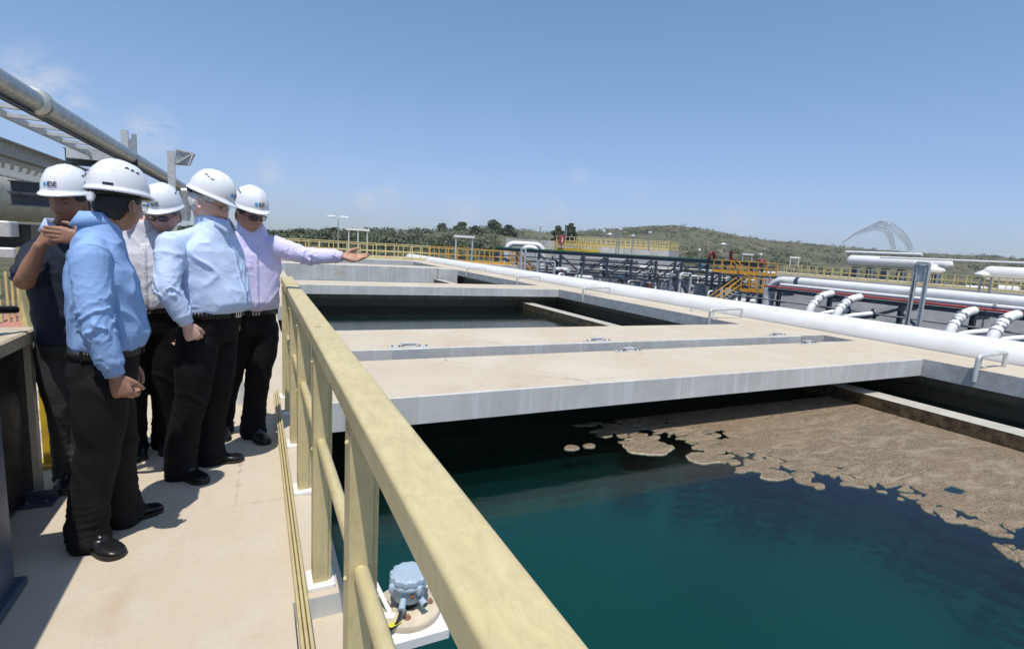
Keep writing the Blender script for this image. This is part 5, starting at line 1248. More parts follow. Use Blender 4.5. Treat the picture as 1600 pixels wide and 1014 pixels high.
def helmet(parent_t, hc, M, base, logo=True, star=False, backstrip=False, strap=False):
    """hc head centre (world), M 3x3 head axes (x side, y forward, z up)"""
    def W(p): return hc + M @ Vector(p)
    a0, b0, hgt, zr = .130, .106, .140, .038
    def dome(th, t_):
        # th 0 = front; t_ 0 rim .. 1 top
        c = math.cos(t_ * math.pi / 2) ** .86; s_ = math.sin(t_ * math.pi / 2) ** .92
        x = b0 * math.sin(th) * c; y = a0 * math.cos(th) * c * (.96 if math.cos(th) < 0 else 1.0) - .004; z = zr + hgt * s_
        k = .0035 * math.exp(-(x / .020) ** 4) * min(1, t_ * 4) * (1 - .0)               # raised centre ridge
        e = .0030 * math.exp(-((abs(x) - .062 + .012 * t_) / .006) ** 2) * (1 if t_ > .35 and y < .06 else 0)   # side crests
        r = math.sqrt(x * x + y * y + (z - zr) ** 2) + 1e-6; f = 1 + (k + e) / r
        return (x * f, y * f, zr + (z - zr) * f)
    m = MB(); nu = 96; vs = []; fs = []; rows = 0
    # rim profile: outward flare, peak to the front
    for (out, dz) in ((.002, -.012), (.007, -.011), (.009, -.006), (.007, -.001), (.003, .004), (.001, .008)):
        for j in range(nu):
            th = 2 * math.pi * j / nu; pk = max(0, math.cos(th)) ** 3
            x, y, z = dome(th, 0); rr = math.hypot(x, y); o = out * (1 + 2.4 * pk * (out > .006)); z2 = zr + dz - .010 * pk * (out > .006)
            vs.append(W((x * (1 + o / rr), y * (1 + o / rr), z2)))
        rows += 1
    for i in range(1, 30):
        for j in range(nu): vs.append(W(dome(2 * math.pi * j / nu, (i / 29.0) * .985)))
        rows += 1
    for i in range(rows - 1):
        for j in range(nu): q = (j + 1) % nu; fs.append((i * nu + j, i * nu + q, (i + 1) * nu + q, (i + 1) * nu + j))
    m.add(vs, fs, 0, True); m.add(vs[-nu:], [tuple(range(nu))], 0, True)
    h = fixnormals(m.build('helmet', 'helmet_white', parent_t)); md = h.modifiers.new('s', 'SOLIDIFY'); md.thickness = .0025; md.offset = -1
    def on(th, z, lift=.003):
        t_ = max(0, min(1, (z - zr) / hgt)); lo, hi = 0, 1
        for _ in range(16):
            mid = (lo + hi) / 2
            if dome(th, mid)[2] < z: lo = mid
            else: hi = mid
        p = Vector(dome(th, lo)); c = Vector((0, 0, zr - .02)); n = (p - c).normalized(); return W(p + n * lift)
    # vent slots on both crests
    for sx in (-1, 1):
        for k in range(3):
            m = MB(); ths = [sx * (1.35 + .22 * k + .16 * q / 4) for q in range(5)]; zc = [.128 + .006 * k - .002 * abs(q - 2) for q in range(5)]
            up = [on(a_, z_ + .003) for a_, z_ in zip(ths, zc)]; dn = [on(a_, z_ - .003) for a_, z_ in zip(ths, zc)]
            for q in range(4): m.add([dn[q], dn[q + 1], up[q + 1], up[q]], [(0, 1, 2, 3)])
            o = m.build('vent', 'strap_black', h)
    if logo:
        m = MB(); c_th, zc, rr = .30, .078, .0135; cen = on(c_th, zc, .0032); ring_ = []
        for k in range(24):
            a_ = math.pi * 2 * k / 24; r_ = rr if k % 2 == 0 else rr * .62; ring_.append(on(c_th - math.cos(a_) * r_ / .125, zc + math.sin(a_) * r_, .0032))
        for k in range(24): m.add([cen, ring_[k], ring_[(k + 1) % 24]], [(0, 1, 2)])
        m.build('emblem', 'logo_blue', h)
        fc = bpy.data.curves.new('t', 'FONT'); fc.body = 'IDE'; fc.size = .034; fc.offset = .0009; fc.resolution_u = 3; fo = bpy.data.objects.new('t', fc); COL.objects.link(fo)
        dg = bpy.context.evaluated_depsgraph_get(); dg.update(); tm = bpy.data.meshes.new_from_object(fo.evaluated_get(dg)); bpy.data.objects.remove(fo)
        bm = bmesh.new(); bm.from_mesh(tm); bmesh.ops.subdivide_edges(bm, edges=[e for e in bm.edges if e.calc_length() > .006], cuts=2)
        for v in bm.verts:
            x_, z_ = v.co.x, v.co.y; v.co = on(c_th - (.017 + x_) / .125, zc - .0105 + z_, .0032) - Vector(base)
        bm.to_mesh(tm); bm.free(); tm.materials.append(MAT['logo_dark']); lo = bpy.data.objects.new('lettering', tm); COL.objects.link(lo); lo.parent = h
        lo.matrix_parent_inverse = Matrix.Identity(4)
        m = MB(); q = [on(c_th - (.018 + .034 * k / 6) / .125, zc - .017, .0032) for k in range(7)]; q2 = [on(c_th - (.018 + .034 * k / 6) / .125, zc - .0155, .0032) for k in range(7)]
        for k in range(6): m.add([q[k], q[k + 1], q2[k + 1], q2[k]], [(0, 1, 2, 3)])
        m.build('small_print', 'logo_dark', h)
    if backstrip:
        m = MB(); n_ = 8; th0 = 2.35
        for (za, zb, lift) in ((.052, .062, .0018),):
            up = [on(-th0 - .34 * k / n_ + .0, zb, lift) for k in range(n_ + 1)]; dn = [on(-th0 - .34 * k / n_, za, lift) for k in range(n_ + 1)]
            for k in range(n_): m.add([dn[k], dn[k + 1], up[k + 1], up[k]], [(0, 1, 2, 3)])
            m.build('back_label', 'strap_black', h); m = MB()
            up = [on(th0 + .34 * k / n_ + .0, zb, lift) for k in range(n_ + 1)]; dn = [on(th0 + .34 * k / n_, za, lift) for k in range(n_ + 1)]
            for k in range(n_): m.add([dn[k], dn[k + 1], up[k + 1], up[k]], [(0, 1, 2, 3)])
        m.build('back_label', 'strap_black', h)
    if star:
        m = MB(); c = W((.0, -.122, -.004)); n1 = (M @ Vector((.0, -1, 0))).normalized(); ux = (M @ Vector((1, 0, 0))).normalized(); uz = n1.cross(ux)
        for k in range(24):
            pass
        rg = [c + (ux * math.cos(2 * math.pi * k / 24) + uz * math.sin(2 * math.pi * k / 24)) * (.022 if k % 2 == 0 else .013) for k in range(24)]; rg2 = [p + n1 * .012 for p in rg]
        m.add(rg + rg2, [(k, (k + 1) % 24, 24 + (k + 1) % 24, 24 + k) for k in range(24)] + [tuple(24 + k for k in range(24))]); m.build('ratchet_knob', 'helmet_white', h)
    if strap or star:
        m = MB(); A = []; B = []
        for k in range(25):
            th = math.pi + (k / 24 - .5) * 2.9; p = (math.sin(th) * .092, math.cos(th) * .117, .008 + .012 * abs(k / 12 - 1)); A.append(W(p)); B.append(W((p[0] * .99, p[1] * .99, p[2] + .024)))
        for k in range(24): m.add([A[k], A[k + 1], B[k + 1], B[k]], [(0, 1, 2, 3)], 0, True)
        if strap:
            for k in range(8):
                th = math.pi + (k / 7 - .5) * 1.6; p = W((math.sin(th) * .095, math.cos(th) * .121, .020)); m.lathe(p, [(.006, -.009), (.007, 0), (.006, .009)], 8, axis=M @ Vector((0, 0, 1)))
        o = m.build('harness_strap', 'strap_black', h); o.modifiers.new('s', 'SOLIDIFY').thickness = .003
    return h

def axes(yaw_dir, pitch=0., roll=0.):
    y = Vector((yaw_dir[0], yaw_dir[1], 0)).normalized(); z = Vector((0, 0, 1)); x = y.cross(z).normalized()
    M = Matrix((x, y, z)).transposed()
    return M @ Matrix.Rotation(-pitch, 3, 'X') @ Matrix.Rotation(roll, 3, 'Y')

def glasses(parent_t, hc, M, mat='frame_black', thick=.0022, w=.024, h=.0165):
    def W(p): return hc + M @ Vector(p)
    m = MB()
    g = None
    for sx in (-1, 1):
        pts = []
        for k in range(21):
            a = 2 * math.pi * k / 20; cx = math.copysign(abs(math.cos(a)) ** .6, math.cos(a)); sz = math.copysign(abs(math.sin(a)) ** .6, math.sin(a)); x = sx * .0315 + cx * w; pts.append(W((x, .106 - .25 * x * x / .06, .002 + sz * h)))
        m.tube(pts, thick, 6, cap=False)
        m.tube([W((sx * (.0315 + w), .1, .009)), W((sx * .072, .088, .010)), W((sx * .080, .02, .008)), W((sx * .080, -.01, .004)), W((sx * .077, -.025, -.014))], thick * .9, 6)
    m.tube([W((-.008, .106, .004)), W((0, .109, .006)), W((.008, .106, .004))], thick, 6)
    g = m.build('glasses', mat, parent_t)
    for sx in (-1, 1):
        pts = []
        for k in range(20):
            a = 2 * math.pi * k / 20; cx = math.copysign(abs(math.cos(a)) ** .6, math.cos(a)); sz = math.copysign(abs(math.sin(a)) ** .6, math.sin(a)); x = sx * .0315 + cx * w; pts.append(W((x, .106 - .25 * x * x / .06, .002 + sz * h)))
        l = MB(); l.add(pts, [tuple(range(20))]); l.build('lens', 'lens', g)

def person(S):
    F = Vector((S['F'][0], S['F'][1], 0)).normalized(); Rt = Vector((F.y, -F.x, 0)); O = Vector((S['at'][0], S['at'][1], 0)); base = O
    t = thing('person', S['label'], 'person', O)
    def L(s_, f_, z_): return O + Rt * s_ + F * f_ + Vector((0, 0, z_))
    zb, zs, lean, b = S['zb'], S['zs'], S.get('lean', 0.), S.get('belly', .02); wd_ = S.get('w', 1.0)
    cen = S.get('cen', (0, 0))                                                # torso centre offset from the feet
    def fl(z): q = (z - zb) / (zs - zb); return cen[1] + lean * q
    def sl_(z): q = (z - zb) / (zs - zb); return cen[0] + S.get('side', 0.) * q
    hc = Vector(S['head']) - Vector((0, 0, .012)); MH = axes(S['look'], S.get('pitch', 0), S.get('hroll', 0))
    def ringpts(z, w, df, db, n=40, ex=2.3, k=1.0):
        out = []
        for j in range(n):
            a = 2 * math.pi * j / n; c = math.cos(a); q = math.sin(a); x = math.copysign(abs(c) ** (2 / ex), c) * w * k * wd_; y = math.copysign(abs(q) ** (2 / ex), q) * (df if q > 0 else db) * k
            out.append(L(sl_(z) + x, fl(z) + y, z))
        return out
    T = zs - zb
    prof = [(-.10, .155, .10, .105), (-.02, .160, .105 + b * .55, .105), (.05, .166, .112 + b * .85, .106), (.16, .170, .115 + b, .108), (.32, .172, .114 + b * .85, .112), (.50, .176, .118 + b * .5, .118),
            (.70, .186, .120 + b * .22, .122), (.86, .186, .108 + b * .1, .118), (.97, .168, .092, .110), (1.07, .128, .078, .094), (1.16, .092, .068, .080), (1.25, .070, .060, .068)]
    sh = {1: S['armR'], -1: S['armL']}
    # ---- neck foot (between shoulders)
    nkz = S.get('nkz', .10); nk = L(sl_(zs) + 0, fl(zs) - .004, zs + nkz)
    # ---- body (skin)
    s = Soup()
    s.loft([ringpts(zb + T * q if q < .9 else zs + (q - 1) * T * nkz / .10, w * .86, df * .84, db * .84, 24) for (q, w, df, db) in prof])
    ap = hc + MH @ Vector((0, -.022, -.075))
    s.limb([nk - Vector((0, 0, .03)), nk.lerp(ap, .5), ap + MH @ Vector((0, 0, .05))], [.064 * S.get('neck', 1), .058 * S.get('neck', 1), .056 * S.get('neck', 1)], 20)
    if S.get('fat', 0) > .5: s.limb([hc + MH @ Vector((0, .035, -.088)), nk.lerp(ap, .35) + F * .015], [.042, .050], 16)
    HV = head_shape(SD, S.get('fat', 0), S.get('nose', 1)); Mn = np.array(MH); s.add([tuple(v) for v in (HV @ Mn.T + np.array(hc))], SF)
    for sx in (-1, 1):                                                       # ears
        rg = []
        for (yy, zz) in [(-.004 + .019 * math.cos(a) * (.8 if math.sin(a) < 0 else 1), -.012 + .032 * math.sin(a)) for a in [2 * math.pi * k / 16 for k in range(17)]]:
            rg.append(hc + MH @ Vector((sx * (.0775 + .010 * (yy < .003)), yy - .004, zz)))
        s.limb(rg, [.0048] * 17, 8, sub=1); s.limb([hc + MH @ Vector((sx * .077, -.003, .004)), hc + MH @ Vector((sx * .079, -.005, -.03))], [.010, .007], 8)
    for sg in (1, -1):
        a = [Vector(p) for p in sh[sg]['pts']]; k = .9
        s.limb([a[0], a[1], a[2]], [.050, .043, .028], 16)
        fd = (a[2] - a[1]).normalized(); s.limb([a[1], a[1].lerp(a[2], .35), a[2]], [.040, .041, .0255], 16)
        hd = sh[sg].get('hand')
        if hd: hand(s, a[2] + fd * .012, **hd)
    me = remesh(s, .0042, 2, .4); P, N = get_co(me); Lc = (P - np.array(hc)) @ Mn
    fr = (Lc[:, 1] > .03) & (np.abs(Lc[:, 2]) < .15) & (np.abs(Lc[:, 0]) < .09)
    lip = fr * np.clip(gauss(Lc[:, 2] + .071, .011) * gauss(Lc[:, 0], .021) * 1.3 - .25, 0, 1); tint = np.ones((len(P), 4))
    tint[:, 1] -= .32 * lip; tint[:, 2] -= .25 * lip; tint[:, 0] -= .08 * lip
    bw = sum(fr * np.clip(1.4 * gauss(Lc[:, 2] - .025 + .1 * np.abs(np.abs(Lc[:, 0]) - .03), .0045) * gauss(np.abs(Lc[:, 0]) - .032, .017) - .2, 0, 1) for _ in (0,)) * S.get('brow', .75)
    for c in range(3): tint[:, c] *= (1 - bw)
    ck = fr * gauss(Lc[:, 2] + .025, .025) * gauss(np.abs(Lc[:, 0]) - .04, .025) * .10 + fr * gauss(Lc[:, 2] + .035, .018) * gauss(Lc[:, 0], .018) * .12; tint[:, 1] -= ck; tint[:, 2] -= ck
    hm = (np.linalg.norm(Lc, axis=1) < .17); st = S.get('stubble', 0.) * hm * smooth(-Lc[:, 2], .045, .075) * smooth(Lc[:, 1], -.01, .03) * (1 - lip)
    for c, tv in enumerate(S.get('stubcol', (.35, .35, .38))): tint[:, c] = tint[:, c] * (1 - st) + tv * st
    for sx in (-1, 1):
        ey = fr * np.clip(gauss(Lc[:, 2] - .003, .0045) * gauss(Lc[:, 0] - sx * .031, .012) * 1.5 - .3, 0, 1)
        for c in range(3): tint[:, c] *= (1 - .75 * ey)
    body = finish(me, 'body', S['skin'], t, base); at = me.attributes.new('tint', 'FLOAT_COLOR', 'POINT'); at.data.foreach_set('color', np.clip(tint, .02, 1).ravel())
    # ---- hair
    H2 = HV * 1.0; nrm = SD / np.linalg.norm(SD, axis=1)[:, None]; amp = S.get('hairthick', .006)
    zline = S.get('nape', -.078); thr = np.interp(H2[:, 1], [-.1, -.045, -.022, .012, .045, .052, .1], [zline, zline, -.015, .012, .022, .055, .055]); gq = H2[:, 2] - thr; off = H2 + nrm * (.0008 + (amp + .003 * NZ(H2 * 90, 2)) * np.clip(gq / .016, 0, 1))[:, None]
    keepf = [f for f in SF if gq[list(f)].max() > -.002]; m = MB(); m.add([tuple(v) for v in (off @ Mn.T + np.array(hc))], keepf, 0, True)
    o = fixnormals(m.build('hair', S['hair'], t))
    # ---- trousers
    lg = S['legs']; tr = S.get('trouser', 1.0); s = Soup(); hz = zb + .0
    s.loft([ringpts(z, w, df, db, 32) for (z, w, df, db) in ((zb - .17, .165, .118 + b * .35, .125), (zb - .10, .170, .122 + b * .45, .128), (zb - .04, .167, .118 + b * .55, .116), (zb + .012, .163, .112 + b * .6, .110))])
    for sg in (1, -1):
        heel, toe = Vector((*lg[sg][0], 0)), Vector((*lg[sg][1], 0)); fd = (toe - heel).normalized(); an = heel + fd * .075
        hip = L(sl_(zb) + sg * .082 * wd_, fl(zb) - .002, zb - .14); kn = hip.lerp(an, .5); kn.z = zb * .50; kn += F * .02
        hem = an + Vector((0, 0, .075))
        s.limb([hip, hip.lerp(kn, .5) + Rt * sg * .008, kn, kn.lerp(hem, .5) - F * .012, hem, hem + Vector((0, 0, -.035)) + fd * .012], [.098 * tr, .094 * tr, .077 * tr, .074 * tr, .074 * tr, .080 * tr], 20)
    me = remesh(s, .0085, 2, .5); P, N = get_co(me); d = np.zeros(len(P))
    nz1 = NZ(np.stack([P[:, 0] * 4.5, P[:, 1] * 4.5, P[:, 2] * 5 + P[:, 0] * 4], 1), 3, 2); low = smooth(-P[:, 2], -.42, -.05); kneeb = gauss(P[:, 2] - zb * .5, .12); hipb = gauss(P[:, 2] - (zb - .18), .09)
    d += .007 * ridge(nz1, 1.5) * (.25 + kneeb + low * 1.0 + hipb) - .002
    d += .006 * ridge(np.sin(P[:, 2] * 75 + 4 * NZ(P * 5, 1, 2)) * .45) * (low * .9 + .25 * kneeb)
    set_co(me, P + N * d[:, None]); tro = finish(me, 'trousers', S['pants'], t, base)
    # ---- shirt
    s = Soup(); nn = [(q, w, df, db) for (q, w, df, db) in prof]
    rr = []
    hem_drop = S.get('hem', None)
    for (q, w, df, db) in nn:
        z = zb + T * q if q < .9 else zs + (q - 1) * T * nkz / .10
        if q < -.05:
            if hem_drop is None: rr.append(ringpts(zb + .002, .160, .108 + b * .55, .104)); continue
            else: rr.append(ringpts(zb - hem_drop, .172, .13 + b, .13)); continue
        if q < 0: rr.append(ringpts(zb + .018, .172, .118 + b * .85, .114)); continue
        rr.append(ringpts(z, w + .010, df + .012, db + .008))
    s.loft(rr)
    for sg in (1, -1):
        a = [Vector(p) for p in sh[sg]['pts']]; sc_ = sh[sg].get('r', 1.0)
        neckside = nk + Rt * sg * .05 + Vector((0, 0, -.01))
        s.limb([neckside + Vector((0, 0, -.045)), neckside.lerp(a[0], .55) + Vector((0, 0, -.028)), a[0] + Vector((0, 0, -.006))], [.040, .052, .062], 18)
        if S.get('short'):
            e = a[0].lerp(a[1], .80); s.limb([a[0] + (a[0] - a[1]).normalized() * -.02, a[0].lerp(a[1], .4), e], [.074 * sc_, .076 * sc_, .078 * sc_], 18)
        else:
            w3 = a[1].lerp(a[2], .93)
            s.limb([a[0] + (a[1] - a[0]).normalized() * .01, a[0].lerp(a[1], .5), a[1], a[1].lerp(a[2], .5), a[1].lerp(a[2], .80), w3], [.070 * sc_, .064 * sc_, .058 * sc_, .053 * sc_, .048 * sc_, .036 * sc_], 18)
    me = remesh(s, .0068, 3, .5); P, N = get_co(me); d = np.zeros(len(P)); armw = np.zeros(len(P))
    for sg in (1, -1):
        a = [np.array(p) for p in sh[sg]['pts']]; dist, U, AN = arm_param(P, a); wgt = (1 - smooth(dist, .085, .11)) * smooth(U, .25, .5); armw = np.maximum(armw, wgt)
        nz = NZ(np.stack([U * 2.2 + sg * 7, np.cos(AN) * .7, np.sin(AN) * .7], 1), 5, 3)
        A = .004 + .013 * gauss(U - 1.0, .24) + .007 * smooth(U, 1.35, 1.85) + .006 * gauss(U - .3, .2)
        f1 = ridge(np.sin(U * 11 + 1.6 * np.sin(AN + sg + U * 2) + nz * 4) * .5, 2.2); f2 = ridge(NZ(np.stack([U * 2.6 + 1.2 * np.cos(AN), np.sin(AN) * .8 + U * 1.2, np.cos(AN) * .8], 1), 9, 2), 2.6)
        d += wgt * (A * (.85 * f1 * (.3 + smooth(nz, -.4, .3)) + .30 * f2) - A * .35)
    tz = (P[:, 2] - zb) / T; sp = (P - np.array(O)) @ np.array(Rt); fp = (P - np.array(O)) @ np.array(F)
    an = np.arctan2(sp, fp)
    n1 = NZ(np.stack([sp * 3.2 + P[:, 2] * 2.0, fp * 3.2, P[:, 2] * 5.2 - np.abs(sp) * 6], 1), 11 + S['seed'], 2); n2 = NZ(np.stack([np.cos(an) * 2.0, np.sin(an) * 2.0, P[:, 2] * 2.6], 1), 3 + S['seed'], 2); n3 = NZ(np.stack([sp * 5, fp * 5, P[:, 2] * 6], 1), 23 + S['seed'], 2)
    belt = 1 - smooth(tz, .02, .40); arm_pit = gauss(tz - .66, .22) * smooth(np.abs(sp), .08, .16)
    tor = (1 - armw)
    wf = S.get('fold', 1.0)
    d += tor * wf * (.0125 * ridge(n1, 2.8) * (.45 + arm_pit) + .007 * belt * (ridge(n2, 1.2) - .35) * (0.6 if hem_drop else 1) + .0025 * ridge(n3, 3) - .002)
    d *= 1 - .8 * gauss(tz + .02, .03)
    set_co(me, P + N * d[:, None]); shirt = finish(me, 'shirt', S['shirt'], t, base); smd = shirt.modifiers.new('s', 'SMOOTH'); smd.iterations = 1; smd.factor = .5; me.calc_loop_triangles()
    bv = BVHTree.FromPolygons([v.co + Vector(base) for v in me.vertices], [tuple(p.vertices) for p in me.polygons])
    # placket with buttons, taken from the surface of the shirt
    pts = []; zz = np.linspace(zs + .005, zb + .03, 34)
    for z in zz:
        row = []
        for w in (-.016, 0, .016):
            o_ = L(sl_(z) + w, fl(z) + .6, z); h_ = bv.ray_cast(o_, -F); row.append((h_[0] + F * .0025) if h_[0] else None)
        if None not in row: pts.append(row)
    if len(pts) > 4 and not hem_drop:
        m = MB()
        for i in range(len(pts) - 1):
            for k in range(2): m.add([pts[i][k], pts[i][k + 1], pts[i + 1][k + 1], pts[i + 1][k]], [(0, 1, 2, 3)], 0, True)
        o = weld(m.build('placket', S['shirt'], shirt)); o.modifiers.new('s', 'SOLIDIFY').thickness = .003
        for i in range(3, len(pts) - 1, 6):
            m = MB(); m.lathe(pts[i][1], [(.0045, 0), (.0045, .002), (.003, .0025)], 10, axis=F); m.build('button', 'button', shirt)
    # collar
    m = MB(); n = 40; top = []; fold = []; edge = []; cr = S.get('collar', 1.0); gap = .42
    up = ((ap - nk).normalized() + Vector((0, 0, 2.2))).normalized()
    for k in range(n + 1):
        a = gap + (2 * math.pi - 2 * gap) * k / n; c, q = math.cos(a), math.sin(a)              # a = 0 is the front
        front = max(0, c); dirv = F * c + Rt * q
        tp = nk + up * (.040 - .030 * front) + dirv * (.070 * cr + .004 * front); tp += F * (.012 * front)
        ft = tp + dirv * .007 + up * .002
        tipk = math.exp(-((min(a, 2 * math.pi - a) - gap) / .30) ** 2)
        ed = nk + dirv * (.094 * cr + .012 * front) + up * (-.028 - .012 * front - .045 * tipk) + F * (.012 * front + .006 * tipk)
        bs = nk + dirv * .066 * cr + up * -.02; top.append(bs); fold.append(tp); edge.append((ft, ed))
    for k in range(n):
        m.add([top[k], top[k + 1], fold[k + 1], fold[k]], [(0, 1, 2, 3)], 0, True); m.add([fold[k], fold[k + 1], edge[k + 1][0], edge[k][0]], [(0, 1, 2, 3)], 0, True)
        m.add([edge[k][0], edge[k + 1][0], edge[k + 1][1], edge[k][1]], [(0, 1, 2, 3)], 0, True)
    o = m.build('collar', S.get('collar_mat', S['shirt']), shirt); bm = bmesh.new(); bm.from_mesh(o.data); bmesh.ops.remove_doubles(bm, verts=bm.verts, dist=1e-5); bm.to_mesh(o.data); bm.free()
    md = o.modifiers.new('s', 'SOLIDIFY'); md.thickness = .0035; md.offset = 0
    # armhole seams
    for sg in (1, -1):
        a = [Vector(p) for p in sh[sg]['pts']]; d_ = (a[1] - a[0]).normalized(); c = a[0] + d_ * .015; x_, y_, _ = basis((d_ + Rt * sg * .9).normalized()); poly = []
        for k in range(41):
            q = x_ * math.cos(k * math.pi / 20) + y_ * math.sin(k * math.pi / 20); h_ = bv.ray_cast(c + q * .16, -q, .14)
            if h_[0] and (h_[0] - c).length < .125: poly.append(h_[0] + q * .0003)
            else:
                if len(poly) > 6: break
                poly = []
        if len(poly) > 6: m = MB(); m.tube(poly, .0019, 5); m.build('seam', S['shirt'], shirt)
    # cuffs
    if not S.get('short'):
        for sg in (1, -1):
            a = [Vector(p) for p in sh[sg]['pts']]; fd = (a[2] - a[1]).normalized(); c = a[1].lerp(a[2], .78); e = a[2] + fd * .008
            m = MB(); m.tube([c - fd * .004, c, c.lerp(e, .5), e, e + fd * .001, e - fd * .02], [.034, .0415, .0395, .0375, .0345, .033], 24, cap=False); m.build('cuff', S['shirt'], shirt)
    # belt
    if not hem_drop:
        m = MB(); A = ringpts(zb - .020, .168, .118 + b * .62, .116, 56); B = ringpts(zb + .014, .168, .117 + b * .62, .114, 56)
        for k in range(56): q = (k + 1) % 56; m.add([A[k], A[q], B[q], B[k]], [(0, 1, 2, 3)], 0, True)
        be = m.build('belt', 'belt_leather', t); be.modifiers.new('s', 'SOLIDIFY').thickness = -.005
        for k in (4, 12, 24, 32, 44, 52):
            c = A[k]; d_ = B[k]; o_ = (c - L(sl_(zb), fl(zb), c.z)).normalized(); m = MB(); m.bar(c + o_ * .006 - Vector((0, 0, .006)), d_ + o_ * .006 + Vector((0, 0, .006)), .012, .005); m.build('belt_loop', S['pants'], be)
        c = L(sl_(zb) - .0, fl(zb) + .120 + b * .62 + .006, zb - .003); m = MB(); u = Rt
        for (p, q) in (((-.02, -.016), (.02, -.016)), ((.02, -.016), (.02, .016)), ((.02, .016), (-.02, .016)), ((-.02, .016), (-.02, -.016)), ((0, -.016), (0, .016))):
            m.bar(c + u * p[0] + Vector((0, 0, p[1])), c + u * q[0] + Vector((0, 0, q[1])), .005, .004)
        m.build('buckle', 'buckle', be)
    # shoes
    for sg in (1, -1):
        heel, toe = Vector((*lg[sg][0], 0)), Vector((*lg[sg][1], 0)); fd = (toe - heel).normalized(); sd = fd.cross(Vector((0, 0, 1))); Ls = (toe - heel).length; c0 = heel
        def rg(f, w, z0, z1, n=20, sq=2.2, sh_=0.):
            out = []
            for j in range(n):
                a = 2 * math.pi * j / n; c = math.cos(a); q = math.sin(a); x = math.copysign(abs(c) ** (2 / sq), c) * w; zz_ = (z0 + z1) / 2 + math.copysign(abs(q) ** (2 / sq), q) * (z1 - z0) / 2
                out.append(c0 + fd * (f * Ls) + sd * (x + sh_) + Vector((0, 0, zz_)))
            return out
        s = Soup(); s.loft([rg(.0, .018, .025, .055), rg(.03, .030, .018, .085), rg(.12, .036, .018, .098), rg(.24, .037, .018, .100), rg(.36, .038, .018, .094), rg(.50, .042, .018, .076), rg(.66, .048, .018, .058), rg(.80, .049, .018, .050), rg(.91, .042, .018, .043), rg(.975, .028, .019, .036), rg(1.0, .012, .020, .030)])
        s.limb([c0 + fd * (.30 * Ls) + Vector((0, 0, .085)), c0 + fd * (.56 * Ls) + Vector((0, 0, .062))], [.028, .022], 12)
        me = remesh(s, .0055, 2, .5); sho = finish(me, 'shoe', 'leather', t, base)
        m = MB(); outl = []
        for (f, w) in ((0, .012), (.015, .026), (.06, .036), (.15, .040), (.3, .038), (.42, .037), (.55, .042), (.7, .050), (.82, .051), (.92, .043), (.98, .027), (1.008, .010)): outl.append((f, w))
        ring_ = [c0 + fd * (f * Ls) + sd * w for f, w in outl] + [c0 + fd * (f * Ls) - sd * w for f, w in reversed(outl)]; n = len(ring_)
        m.add(ring_ + [p + Vector((0, 0, .021)) for p in ring_], [(k, (k + 1) % n, n + (k + 1) % n, n + k) for k in range(n)] + [tuple(reversed(range(n))), tuple(n + k for k in range(n))])
        m.build('sole', 'sole', sho)
        for k in range(4):
            f = .36 + .05 * k; m = MB(); p = c0 + fd * (f * Ls) + Vector((0, 0, .104 - .30 * (f - .36))); m.tube([p - sd * .018, p + Vector((0, 0, .004)), p + sd * .018], .0022, 5); m.build('lace', 'strap_black', sho)
    helmet(t, hc + MH @ Vector((0, -.002, S.get('hat_up', .018))), MH, base, **S.get('hat', {}))
    if S.get('glasses'): glasses(t, hc, MH, **S['glasses'])
    return t

def A3(u, v, Y): return aty(u, v, Y)
PEOPLE = []
# old man, profile to the right
person(dict(label='heavy white haired man in pale blue shirt looking down at the basin', seed=1, F=(.85, -.53), at=(-.30, 3.68), cen=(-.01, .03), zb=1.02, zs=1.455, lean=.05, belly=.115, w=1.04, nkz=.112, fat=1.0, neck=1.15,
    head=A3(327, 313, 3.62), look=(.95, -.32), pitch=.36, skin='skin_fair', hair='hair_grey', hairthick=.012, nape=-.095, shirt='shirt_pale_blue', pants='trousers_black', trouser=1.18, nose=1.15, brow=.25, collar=1.08, hat_up=.010,
    armR=dict(pts=[A3(268, 378, 3.52), A3(261, 448, 3.42), A3(291, 504, 3.44)], r=1.12, hand=dict(d=(.35, .1, -1), nrm=(-.1, -1, .1), side=(1, -.2, .3), curl=(.95, 1.0, 1.05, 1.1), thumb=.9, thumb_out=.35)),
    armL=dict(pts=[A3(338, 378, 3.86), A3(358, 440, 4.02), A3(369, 492, 3.90)], r=1.0, hand=dict(d=(.05, -.1, -1), nrm=(1, .2, 0), side=(.2, -1, 0), curl=(.5, .6, .65, .7), thumb=.5)),
    legs={1: ((-.49, 3.68), (-.285, 3.46)), -1: ((-.37, 3.80), (-.09, 3.765))}, fold=.9, hat=dict(strap=True), glasses=dict(thick=.0012, w=.021, h=.014)))
# front left man seen from behind
person(dict(label='man in sky blue shirt seen from behind at the front left', seed=2, F=(.97, .16), at=(-.645, 2.97), cen=(0, -.01), zb=.945, zs=1.375, lean=.02, belly=.060, w=1.02, nkz=.150, fat=.3, neck=1.05,
    head=A3(186, 316, 2.97), look=(.62, .78), pitch=.08, skin='skin_olive', hair='hair_black', hairthick=.008, nape=-.085, shirt='shirt_sky', pants='trousers_charcoal', trouser=1.12,
    armR=dict(pts=[A3(140, 398, 2.80), A3(150, 508, 2.72), A3(179, 584, 2.72)], r=1.10, hand=dict(d=(.30, .0, -1), nrm=(-.2, -1, .0), side=(1, -.25, .2), curl=(.75, .85, .95, 1.0), thumb=.7, thumb_out=.5)),
    armL=dict(pts=[A3(172, 395, 3.12), A3(185, 490, 3.20), A3(200, 560, 3.12)], r=1.0, hand=dict(d=(0, .1, -1), nrm=(0, 1, 0), side=(1, 0, 0))),
    legs={1: ((-.785, 2.965), (-.575, 2.755)), -1: ((-.70, 3.07), (-.475, 3.20))}, fold=1.1, hat=dict(backstrip=True, star=True), glasses=dict(thick=.0012)))
